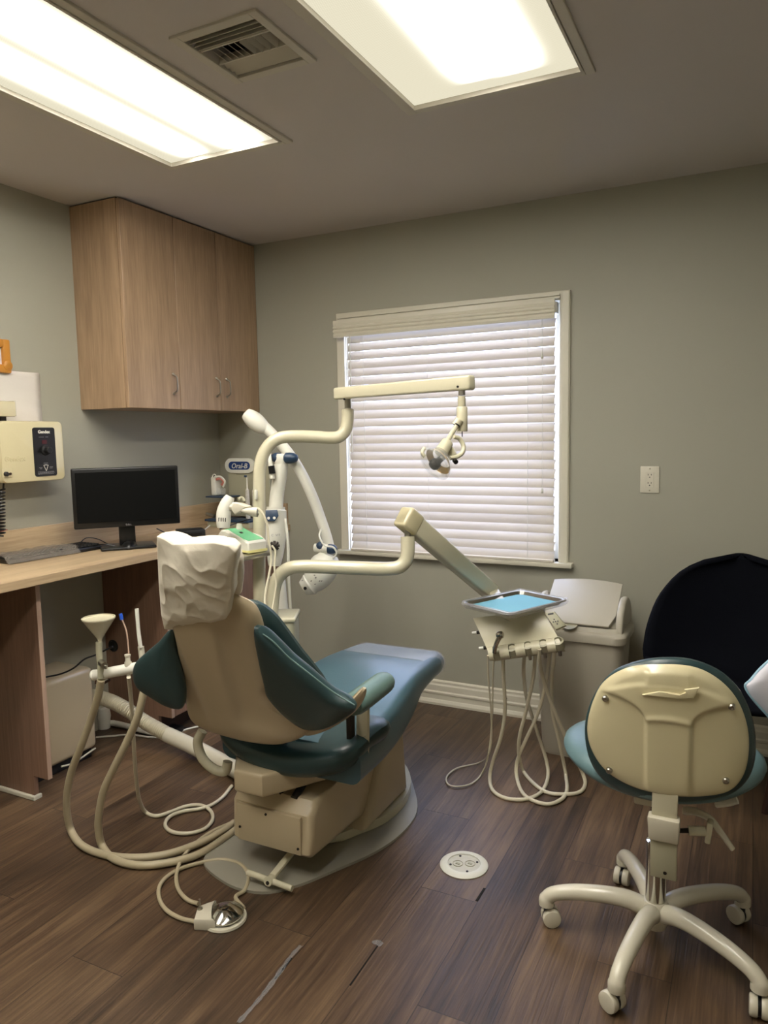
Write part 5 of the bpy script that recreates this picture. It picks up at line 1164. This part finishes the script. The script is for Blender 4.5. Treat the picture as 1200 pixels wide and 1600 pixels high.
# ================================================================= QUILTED PAD at the right edge
c=Vector((2.87,-1.287,0.707))
t=thing('quilted_pad','white quilted cushion with pale blue piping poking in at the right edge','cushion',c)
ol=[Vector(v) for v in [(2.791,-1.325,0.714), (2.803,-1.318,0.731), (2.834,-1.298,0.77), (2.885,-1.267,0.808), (2.946,-1.238,0.798), (2.971,-1.234,0.731), (2.965,-1.244,0.664), (2.921,-1.271,0.622), (2.868,-1.298,0.618), (2.839,-1.309,0.646), (2.811,-1.32,0.68)]]
nn=Vector((0.25,-0.75,0.6)).normalized()
# lay the outline on a sloping plane
ol=[p for p in ol]
bm=BM(); cushion(bm,ol,nn,0.030,0.022,n=64,curve=4,warp=lambda p:p+Vector((0,0,0.006*noise.noise(p*24))),flat=2.4); obj('cover',bm,M_pad,t)
bm=BM(); tube(bm,[p-nn*0.004 for p in ol],0.0042,n=8,closed=True,k=5); obj('piping',bm,M_ltblue,t)
# small stand that carries the pad, mostly beyond the frame
t=thing('side_stand','dark side stand at the right edge, carrying the quilted cushion','stand',(c.x+0.05,c.y,0))
bm=BM(); bx(bm,c.x-0.02,c.x+0.30,c.y-0.10,c.y+0.16,c.z-0.105,c.z-0.085,0.004); obj('top',bm,M_dwood,t)
for dx in (0.05,0.27):
    for dy_ in (-0.07,0.13):
        bm=BM(); bx(bm,c.x+dx-0.012,c.x+dx+0.012,c.y+dy_-0.012,c.y+dy_+0.012,0,c.z-0.105); obj('leg',bm,M_dwood,t,smooth=False)

# ================================================================= OPERATOR STOOL
SC=Vector((2.59,-1.45,0))
t=thing('operator_stool','cream and teal wheeled dental stool with wide curved backrest, seen from behind','stool',SC)
for ang in (43,115,187,259,331):
    a=math.radians(ang); d=Vector((math.cos(a),math.sin(a),0)); s=Vector((-d.y,d.x,0))
    def AP(r,z): return SC+d*r+Vector((0,0,z))
    bm=BM(); tube(bm,[AP(0.0,0.095),AP(0.06,0.118),AP(0.12,0.122),AP(0.19,0.116),AP(0.24,0.106),AP(0.272,0.094),AP(0.287,0.078),AP(0.288,0.060)],lambda q:0.026-0.006*min(1,q*1.5)+(0.002 if q>0.85 else 0),n=16,k=5,sx=0.95); lg=obj('leg',bm,M_bone,t)
    # caster
    cd=Vector((math.cos(a*1.7+1.2),math.sin(a*1.7+1.2),0)); cs=Vector((-cd.y,cd.x,0)); cc_=AP(0.288,0)+cd*0.012
    for w_ in (-1,1):
        bm=BM(); lathe(bm,[(0.010,0.0),(0.0245,0.0),(0.0258,0.003),(0.0258,0.013),(0.0245,0.017),(0.020,0.0185),(0.003,0.0185)],(cc_.x+cs.x*0.004*w_,cc_.y+cs.y*0.004*w_,0.026),cs*w_,26); obj('caster_wheel',bm,M_bone,lg)
    bm=BM(); lathe(bm,[(0.0225,-0.004),(0.0225,0.004)],(cc_.x,cc_.y,0.026),cs,20); cyl(bm,AP(0.288,0.062),AP(0.288,0.03),0.008,10); obj('caster_fork',bm,M_black,lg)
bm=BM(); lathe(bm,[(0.020,0.055),(0.028,0.060),(0.036,0.085),(0.036,0.120),(0.030,0.134),(0.020,0.136)],SC,(0,0,1),26); obj('hub',bm,M_bone,t)
bm=BM(); lathe(bm,[(0.025,0.125),(0.026,0.130),(0.026,0.30),(0.018,0.302),(0.018,0.46)],SC,(0,0,1),24); obj('gas_column',bm,M_chrome,t)
# seat
st_=[]
for i in range(28):
    a=2*PI*i/28; r=0.232*(1+0.05*math.cos(2*a)); st_.append(Vector((SC.x+0.002+r*1.04*math.cos(a),SC.y+0.03+r*math.sin(a),0.515)))
bm=BM(); cushion(bm,st_,(0,0,1),0.045,0.035,n=64,curve=2,flat=2.6,warp=lambda p:p+Vector((0,0,0.02*((p.x-SC.x)/0.23)**2))); obj('seat',bm,mat('stool_teal_vinyl',(92,118,122),0.36,var=0.06,bump=0.12,bscale=220),t)
bm=BM(); lathe(bm,[(0.17,0.478),(0.18,0.488),(0.15,0.492)],SC+Vector((0,0.03,0)),(0,0,1),30); bar(bm,SC+Vector((0,-0.12,0.465)),SC+Vector((0,0.1,0.465)),0.09,0.03,0.005); obj('seat_pan',bm,M_bone,t)
# backrest: outline in the plane y = const, gently curved around the sitter
BYs=-1.645
bo=[Vector(v) for v in [(2.63,-1.666,0.866), (2.684,-1.665,0.865), (2.738,-1.66,0.842), (2.778,-1.654,0.801), (2.802,-1.647,0.747), (2.814,-1.639,0.687), (2.814,-1.632,0.623), (2.798,-1.626,0.572), (2.764,-1.623,0.537), (2.703,-1.622,0.513), (2.633,-1.622,0.498), (2.567,-1.624,0.496), (2.499,-1.628,0.511), (2.453,-1.634,0.55), (2.434,-1.642,0.613), (2.436,-1.65,0.682), (2.46,-1.658,0.753), (2.501,-1.664,0.814), (2.567,-1.667,0.852)]]
bi=[Vector(v) for v in [(2.624,-1.68,0.856), (2.685,-1.678,0.855), (2.732,-1.674,0.832), (2.769,-1.668,0.791), (2.792,-1.661,0.736), (2.801,-1.653,0.675), (2.796,-1.646,0.611), (2.777,-1.641,0.567), (2.745,-1.639,0.544), (2.676,-1.639,0.528), (2.613,-1.641,0.525), (2.547,-1.644,0.532), (2.487,-1.649,0.558), (2.452,-1.655,0.605), (2.442,-1.663,0.663), (2.458,-1.671,0.737), (2.489,-1.677,0.797), (2.547,-1.681,0.84)]]
def bw(p):
    q=p.copy(); d=(q.x-2.60)/0.20; q.y+=0.030*d*d; return q
bn=Vector((0.03,-1,-0.12)).normalized()
bm=BM(); cushion(bm,bo,bn,0.018,0.045,n=80,warp=bw,flat=4.0); obj('back_cushion',bm,M_teal,t)
# moulded cover with raised T shaped centre: dense grid displaced
def inside(p,poly):
    c=False; n=len(poly)
    for i in range(n):
        a=poly[i]; b=poly[i-1]
        if (a.z>p.z)!=(b.z>p.z) and p.x<(b.x-a.x)*(p.z-a.z)/(b.z-a.z)+a.x: c=not c
    return c
bic=sum(bi,Vector())/len(bi); P=resample(spline(bi,5,True),180)
def sst(a,b,x):
    t_=max(0,min(1,(x-a)/(b-a))); return t_*t_*(3-2*t_)
zc=bic.z; xcR=bic.x-0.003
ztop=max(v.z for v in bi); zbot=min(v.z for v in bi); Hh=ztop-zbot
def relief(p):
    u=abs(p.x-xcR); v=(p.z-zbot)/Hh      # v 0 bottom .. 1 top
    t_=max(0.0,min(1.0,(u-0.050)/0.105)); vb=0.585+0.165*math.sqrt(max(0,1-(1-t_)**2))
    edge_u=1-sst(0.044,0.054,u)
    upper=sst(vb-0.018,vb+0.022,v)
    rim=sst(0.86-5.5*u*u,0.90-5.5*u*u,v)
    stem=edge_u
    saddle=math.exp(-((v-0.625+2.2*u*u*4)/0.022)**2)*(1-sst(0.040,0.056,u))
    return 0.0085*max(stem*0.9,upper*(1-0.55*rim)*(1-sst(0.155,0.20,u)))+0.0040*saddle
bm=BM(); rings=60; prev=None
for k in range(rings+1):
    s=1-k/rings
    cur=[]
    for p in P:
        q=bic+(p-bic)*s; h=0.018*(1-s**7)**0.5+relief(q)*sst(0.0,0.10,1-s)
        if s==1: h=0
        cur.append(bm.verts.new(bw(q)+bn*h)) if k<rings else None
    if k==rings:
        cv_=bm.verts.new(bw(bic)+bn*(0.018+relief(bic)))
        for j in range(len(P)): bm.faces.new((prev[j],prev[(j+1)%len(P)],cv_))
        break
    if prev:
        for j in range(len(P)): bm.faces.new((prev[j],prev[(j+1)%len(P)],cur[(j+1)%len(P)],cur[j]))
    else: first=cur
    prev=cur
bm.faces.new([bm.verts.new(v.co.copy()-bn*0.004) for v in first][::-1]) if False else None
cvr=obj('back_cover',bm,M_yelcream,t,ang=180)
# raised badge stroke
sw=[Vector(v) for v in [(2.577,-1.703,0.785), (2.614,-1.704,0.798), (2.634,-1.703,0.798), (2.657,-1.702,0.793), (2.673,-1.702,0.802), (2.667,-1.703,0.809), (2.697,-1.704,0.817), (2.686,-1.701,0.79), (2.655,-1.701,0.787), (2.621,-1.702,0.787)]]
bm=BM(); prism(bm,[bw(v)-bn*0.004 for v in sw],bn*0.008,0.0018,2); obj('raised_emblem',bm,M_yelcream,cvr)
for p in [(2.491,-1.693,0.755), (2.764,-1.687,0.77), (2.499,-1.671,0.568), (2.756,-1.665,0.587)]:
    bm=BM(); lathe(bm,[(0.0075,-0.008),(0.0075,0.0),(0.005,0.0025),(0.003,0.0025),(0.0025,0.0005)],bw(Vector(p)),bn,16); obj('screw',bm,M_steel,cvr)
# bracket, sleeve and plate going down from the backrest
b0,b1,b2,b3,b4=[Vector(v) for v in [(2.627,-1.655,0.534), (2.626,-1.655,0.478), (2.625,-1.655,0.475), (2.625,-1.655,0.412), (2.625,-1.655,0.309)]]
bm=BM(); bar(bm,(b0.x,-1.655,b0.z+0.01),(b1.x,-1.645,b1.z-0.02),0.058,0.010,0.003,up=(0,-1,0)); obj('back_bar',bm,M_cream,t)
bm=BM(); bar(bm,(b2.x,-1.650,b2.z),(b3.x,-1.640,b3.z),0.074,0.030,0.006,up=(0,-1,0),wd2=0.068); obj('height_sleeve',bm,M_bone,t)
bm=BM(); bar(bm,(b3.x,-1.640,b3.z+0.01),(b4.x,-1.630,b4.z),0.060,0.012,0.002,up=(0,-1,0)); pb=obj('support_plate',bm,M_greyc,t)
bm=BM(); screw(bm,(b4.x+0.004,-1.637,b4.z+0.016),(0,-1,0),0.0045); obj('screw',bm,M_dark,pb)
bm=BM(); bar(bm,(b3.x,-1.625,0.462),(SC.x,-1.40,0.462),0.045,0.014,0.003); bar(bm,(b3.x,-1.628,0.47),(b3.x,-1.628,b4.z+0.02),0.045,0.010,0.002,up=(0,-1,0)); obj('seat_bracket',bm,M_bone,t)
# adjusting knob and lever
kn=[Vector(v) for v in [(2.651,-1.556,0.397), (2.674,-1.555,0.402), (2.712,-1.547,0.405), (2.72,-1.543,0.405)]]
bm=BM(); cyl(bm,kn[0],kn[1],0.006,10); obj('knob_shaft',bm,M_dark,t)
bm=BM(); cyl(bm,kn[1],kn[2],0.012,14); box(bm,kn[3],(0.014,0.03,0.055),Matrix.Rotation(0.1,3,'Y'),0.004,2); obj('tilt_knob',bm,M_cream,t)
bm=BM(); lv=[(2.657,-1.484,0.417), (2.69,-1.489,0.421), (2.721,-1.497,0.413), (2.748,-1.509,0.387), (2.774,-1.511,0.354)]
tube(bm,lv,lambda s:0.010-0.004*s,n=12,sx=1.4); obj('height_lever',bm,M_bone,t)
bm=BM(); lv=[(2.732,-1.423,0.421), (2.759,-1.43,0.434), (2.78,-1.43,0.445)]
tube(bm,lv,lambda s:0.009,n=12,sx=1.5); obj('tilt_lever',bm,M_white,t)

# ================================================================= WHITENING LAMP BEHIND THE POST
t=thing('whitening_lamp','white floor-standing whitening lamp with dark blue grips and a long arched arm','whitening lamp',(0.95,-0.78,0))
b=Vector((0.965,-0.775,0))
bm=BM()
for a in (0.3,1.55,2.8,4.05,5.3): tube(bm,[b+Vector((0,0,0.09)),b+Vector((0.14*math.cos(a),0.14*math.sin(a),0.085)),b+Vector((0.25*math.cos(a),0.25*math.sin(a),0.06))],0.018,n=10)
lathe(bm,[(0.05,0.06),(0.06,0.10),(0.04,0.14)],b,(0,0,1),20); ob=obj('base',bm,M_white,t)
for a in (0.3,1.55,2.8,4.05,5.3):
    p=b+Vector((0.25*math.cos(a),0.25*math.sin(a),0.028)); bm=BM(); lathe(bm,[(0.02,-0.014),(0.028,-0.010),(0.028,0.010),(0.02,0.014)],p,(math.sin(a),math.cos(a),0),16); cyl(bm,p,p+Vector((0,0,0.04)),0.007,8); obj('caster',bm,M_greyc,ob)
low=[Vector(v) for v in [(1.038,-0.837,0.377), (0.999,-0.84,0.515), (0.975,-0.836,0.654), (0.959,-0.828,0.792)]]
bm=BM(); tube(bm,[b+Vector((0,0,0.10))]+low,lambda s:0.034,n=16); obj('lower_column',bm,M_white,t)
bd=[Vector(v) for v in [(0.965,-0.853,0.841), (0.965,-0.845,0.907), (0.965,-0.836,0.989), (0.963,-0.829,1.057), (0.962,-0.825,1.093)]]
bm=BM(); tube(bm,bd,lambda s:0.020+0.022*math.sin(PI*min(1,0.1+s*1.6)/2) if s<0.9 else 0.036,n=18,sx=1.3); bo_=obj('control_body',bm,M_white,t)
sc_=Vector((0.978,-0.883,1.063)); cn=(Vector((2.79,-3.44,1.6))-sc_).normalized(); cn.z=0.25; cn.normalize()
Fm=frame_from(cn,(0,0,1))
bm=BM(); P_=[sc_+Fm@Vector((a,b_,0)) for a,b_ in ((-0.026,0.022),(0.026,0.022),(0.030,-0.004),(0.014,-0.026),(-0.014,-0.026),(-0.030,-0.004))]
prism(bm,P_,cn*0.006,0.003,2); obj('control_screen',bm,M_blue,bo_)
bm=BM(); 
for s_ in (-1,1): lathe(bm,[(0.006,0),(0.006,0.002)],sc_+Fm@Vector((s_*0.012,-0.013,0.006)),cn,12)
obj('buttons',bm,M_white,bo_)
text('lettering','C  VIT',0.014,Vector((0.996,-0.881,0.974)),Fm@Vector((1,0,0)),Fm@Vector((0,1,0)),M_legend,bo_,align='CENTER')
kb=Vector((0.997,-0.894,0.935))
bm=BM(); 
for i in range(4):
    a=PI/4*i; bar(bm,kb+Fm@Vector((0.022*math.cos(a),0.022*math.sin(a),0)),kb-Fm@Vector((0.022*math.cos(a),0.022*math.sin(a),0)),0.012,0.012,0.003,up=cn)
obj('star_knob',bm,M_dark,bo_)
up_=[Vector(v) for v in [(0.945,-0.802,1.082), (0.948,-0.792,1.15), (0.956,-0.78,1.219), (0.959,-0.772,1.271)]]
bm=BM(); tube(bm,up_,0.031,n=16); obj('upper_column',bm,M_white,t)
pv=Vector((0.961,-0.768,1.299))
bm=BM(); lathe(bm,[(0.026,-0.02),(0.030,-0.012),(0.030,0.02),(0.024,0.03)],pv-Vector((0,0,0.01)),(0,0,1),18); obj('pivot_block',bm,M_white,t)
def grip(c,axis,L_,r_,nm='grip'):
    bm=BM(); lathe(bm,[(r_*0.6,-L_/2),(r_*0.95,-L_*0.38),(r_,-L_*0.1),(r_*0.9,L_*0.2),(r_*0.6,L_*0.42),(r_*0.2,L_/2)],c,axis,18); obj(nm,bm,M_blue,t)
grip(Vector((1.015,-0.775,1.3)),Vector((1,0.25,-0.03)),0.062,0.024); grip(Vector((0.941,-0.778,1.302)),Vector((-1,-0.25,0.03)),0.050,0.022)
am=[Vector(v) for v in [(0.88,-0.77,1.436), (0.909,-0.76,1.405), (0.948,-0.746,1.357), (0.987,-0.732,1.303), (1.032,-0.719,1.225), (1.074,-0.709,1.132), (1.107,-0.703,1.04), (1.132,-0.699,0.965), (1.149,-0.698,0.901)]]
bm=BM(); tube(bm,am,0.0235,n=16); obj('arched_arm',bm,M_white,t)
hw=[Vector(v) for v in [(0.804,-0.802,1.496), (0.832,-0.791,1.47), (0.86,-0.779,1.444), (0.888,-0.768,1.424)]]
bm=BM(); tube(bm,hw,lambda s:0.012+0.027*math.sin(PI*min(1,(0.12+s*0.80)))**0.7,n=18,k=6); obj('counterweight',bm,M_white,t)
lp_=Vector((1.139,-0.725,0.907))
bm=BM(); lathe(bm,[(0.018,-0.045),(0.020,0),(0.018,0.045)],lp_,(1,0.2,-0.05),16); cyl(bm,lp_,Vector((1.14,-0.728,0.871)),0.009,10); obj('lower_pivot',bm,M_white,t)
grip(Vector((1.174,-0.719,0.905)),Vector((1,0.2,-0.06)),0.045,0.022); grip(Vector((1.121,-0.732,0.918)),Vector((-1,-0.2,0.06)),0.032,0.020)
hd_=[Vector(v) for v in [(1.157,-0.719,0.879), (1.148,-0.727,0.849), (1.125,-0.744,0.802), (1.096,-0.763,0.762), (1.062,-0.783,0.737)]]
bm=BM(); tube(bm,hd_,lambda s:0.040+0.026*math.sin(PI*min(1,s*1.15)) if s<0.8 else 0.053-0.10*(s-0.8),n=22,k=6,sx=1.0); h_=obj('lamp_head',bm,M_white,t)
bm=BM(); q=Vector((1.097,-0.821,0.747)); lathe(bm,[(0.007,0),(0.007,0.004)],q,(0.2,-1,0.1),12); obj('dark_socket',bm,M_black,h_)
for q in [(1.142,-0.819,0.806), (1.147,-0.818,0.795), (1.131,-0.828,0.782), (1.162,-0.812,0.781), (1.17,-0.808,0.781), (1.146,-0.822,0.768), (1.097,-0.844,0.785)]:
    bm=BM(); lathe(bm,[(0.0018,-0.012),(0.0018,0.002)],q,(0.3,-1,0.1),8); obj('small_dark_hole',bm,M_dark,h_)
bm=BM(); tube(bm,[(1.14,-0.748,0.996), (1.144,-0.772,0.966), (1.17,-0.774,0.929), (1.201,-0.759,0.921), (1.212,-0.746,0.894), (1.193,-0.747,0.869)],0.004,n=8); obj('head_cable',bm,M_white,t)
bm=BM(); tube(bm,[(1.006,-0.82,1.044), (1.019,-0.826,0.935), (1.026,-0.839,0.798), (1.037,-0.849,0.662), (1.046,-0.858,0.553), (1.064,-0.861,0.444)]+[(1.04,-0.80,0.2),(1.03,-0.79,0.10)],0.006,n=8); obj('power_cable',bm,M_white,t)
bm=BM(); tube(bm,[(0.93,-0.814,1.331), (0.94,-0.825,1.285), (0.952,-0.828,1.214)],lambda s:0.006+0.006*s,n=10); obj('cable_plug',bm,M_white,t)
bm=BM(); cyl(bm,(0.948,-0.829,1.268),(0.953,-0.83,1.236),0.014,12); obj('black_collar',bm,M_black,t)

# ================================================================= SHELF AND CURING HANDPIECE
t=thing('post_shelf','small round-edged metal shelf clamped to the lamp post','shelf',(1.128,-1.242,0.955))
sz=0.942
sh=[Vector(v) for v in [(0.856,-1.05,0.958), (1.065,-1.013,0.958), (1.163,-1.151,0.958), (1.148,-1.313,0.958), (1.007,-1.257,0.958)]]
bm=BM(); prism(bm,[Vector((v.x,v.y,0.944)) for v in sh],(0,0,0.016),0.004,2); obj('shelf_plate',bm,M_steel,t)
bm=BM(); bx(bm,1.03,1.09,-1.17,-1.12,0.930,0.946,0.003); obj('clamp',bm,M_steel,t)
t=thing('handpiece_base','white charging base with mint green sloping top and yellow lower edge on the shelf','charging base',(1.111,-1.247,0.984))
# local frame: long axis along view-right
cB=Vector((1.05,-1.173,0.965))
ax=(Vector((1.168,-1.196,0.965))-Vector((0.898,-1.122,0.965))); ax.z=0; ax.normalize(); ay=Vector((-ax.y,ax.x,0))
def HB(u,v,w): return cB+ax*u+ay*v+Vector((0,0,w-0.0))
hl=0.092
prf=[(-hl,0.0),(-hl-0.003,0.012),(-hl-0.001,0.058),(-hl+0.018,0.074),(-hl+0.05,0.075),(hl-0.04,0.046),(hl-0.006,0.042),(hl,0.034),(hl,0.0)]
bm=BM(); prism(bm,[HB(u,-0.050,w) for u,w in prf],ay*0.09,0.008,3); obj('housing',bm,M_white,t)
bm=BM(); prism(bm,[HB(u,-0.0515,w) for u,w in [(-hl-0.0015,-0.002),(-hl-0.0045,0.010),(hl+0.0015,0.008),(hl+0.0015,-0.002)]],ay*0.093,0.003,2); obj('lower_edge',bm,M_yellow,t)
gt=[(-hl+0.020,0.0755),(-hl+0.05,0.0775),(hl-0.04,0.0480),(hl-0.012,0.0445),(hl-0.012,0.036),(-hl+0.020,0.060)]
bm=BM(); prism(bm,[HB(u,-0.036,w) for u,w in gt],ay*0.070,0.002,2); gp_=obj('green_top',bm,M_green,t)
bm=BM(); bar(bm,HB(-0.01,-0.008,0.0660),HB(0.006,-0.008,0.0605),0.014,0.004,0.001); obj('sensor_window',bm,M_dark,gp_)
bm=BM(); cyl(bm,HB(-0.038,0.01,0.060),HB(-0.034,0.01,0.095),0.016,16,0.010); obj('holder_stem',bm,M_white,t)
# gun-shaped handpiece in the holder
t=thing('curing_handpiece','off-white hair-dryer-shaped dental handpiece resting on the green charging base','dental handpiece',HB(-0.05,0.01,0.10))
hp_=[Vector(v) for v in [(1.045,-1.283,1.06), (1.044,-1.28,1.083), (1.045,-1.276,1.119), (1.055,-1.267,1.154), (1.064,-1.259,1.175)]]
bm=BM(); tube(bm,hp_,lambda s:0.015+0.012*math.sin(PI*min(1,0.2+s*0.75)),n=20,k=6); b_=obj('barrel',bm,M_white,t)
for k in range(4):
    bm=BM(); u=Vector((1.059,-1.306,1.087))+Vector((0.010*(k-1.5),0.0,0)); bar(bm,u,u+Vector((0.001,0,0.014)),0.002,0.002); obj('vent_slot',bm,M_dark,b_,smooth=False)
nk_=[Vector(v) for v in [(1.053,-1.27,1.137), (1.083,-1.266,1.135), (1.116,-1.262,1.126), (1.142,-1.249,1.121), (1.167,-1.237,1.118)]]
bm=BM(); tube(bm,nk_,lambda s:0.020-0.012*math.sin(PI*s)**1.0 if s<0.5 else 0.008+0.010*min(1,(s-0.5)*3),n=18,k=6); obj('grip',bm,M_bone,t)
wd_=[Vector(v) for v in [(1.088,-1.283,1.156), (1.109,-1.273,1.153), (1.139,-1.26,1.139), (1.118,-1.272,1.127), (1.098,-1.284,1.112), (1.087,-1.287,1.128)]]
bm=BM(); prism(bm,wd_,Vector((0.012,0.022,0)),0.004,2); obj('trigger_cover',bm,M_bone,t)
bm=BM(); cyl(bm,(1.165,-1.238,1.116),(1.161,-1.242,1.104),0.010,12); obj('end_ring',bm,M_steel,t)
bm=BM(); tube(bm,[(1.096,-1.256,1.166), (1.103,-1.241,1.169), (1.112,-1.238,1.157)],0.006,n=10); obj('dark_rear_loop',bm,M_greyc,t)
bm=BM(); tube(bm,[(1.169,-1.235,1.132), (1.188,-1.238,1.119), (1.201,-1.235,1.091), (1.208,-1.234,1.061), (1.214,-1.237,1.014), (1.224,-1.239,0.956), (1.231,-1.264,0.901), (1.232,-1.293,0.836), (1.244,-1.315,0.795), (1.267,-1.332,0.743), (1.275,-1.341,0.727)],0.0042,n=8); obj('cable',bm,M_hose,t)
cable('cable',[(1.236,-1.25,1), (1.248,-1.247,0.977), (1.253,-1.262,0.926), (1.265,-1.275,0.859), (1.27,-1.302,0.794), (1.274,-1.33,0.731)],0.0038,M_hose,'cream cable hanging from the star knob beside the lamp post')
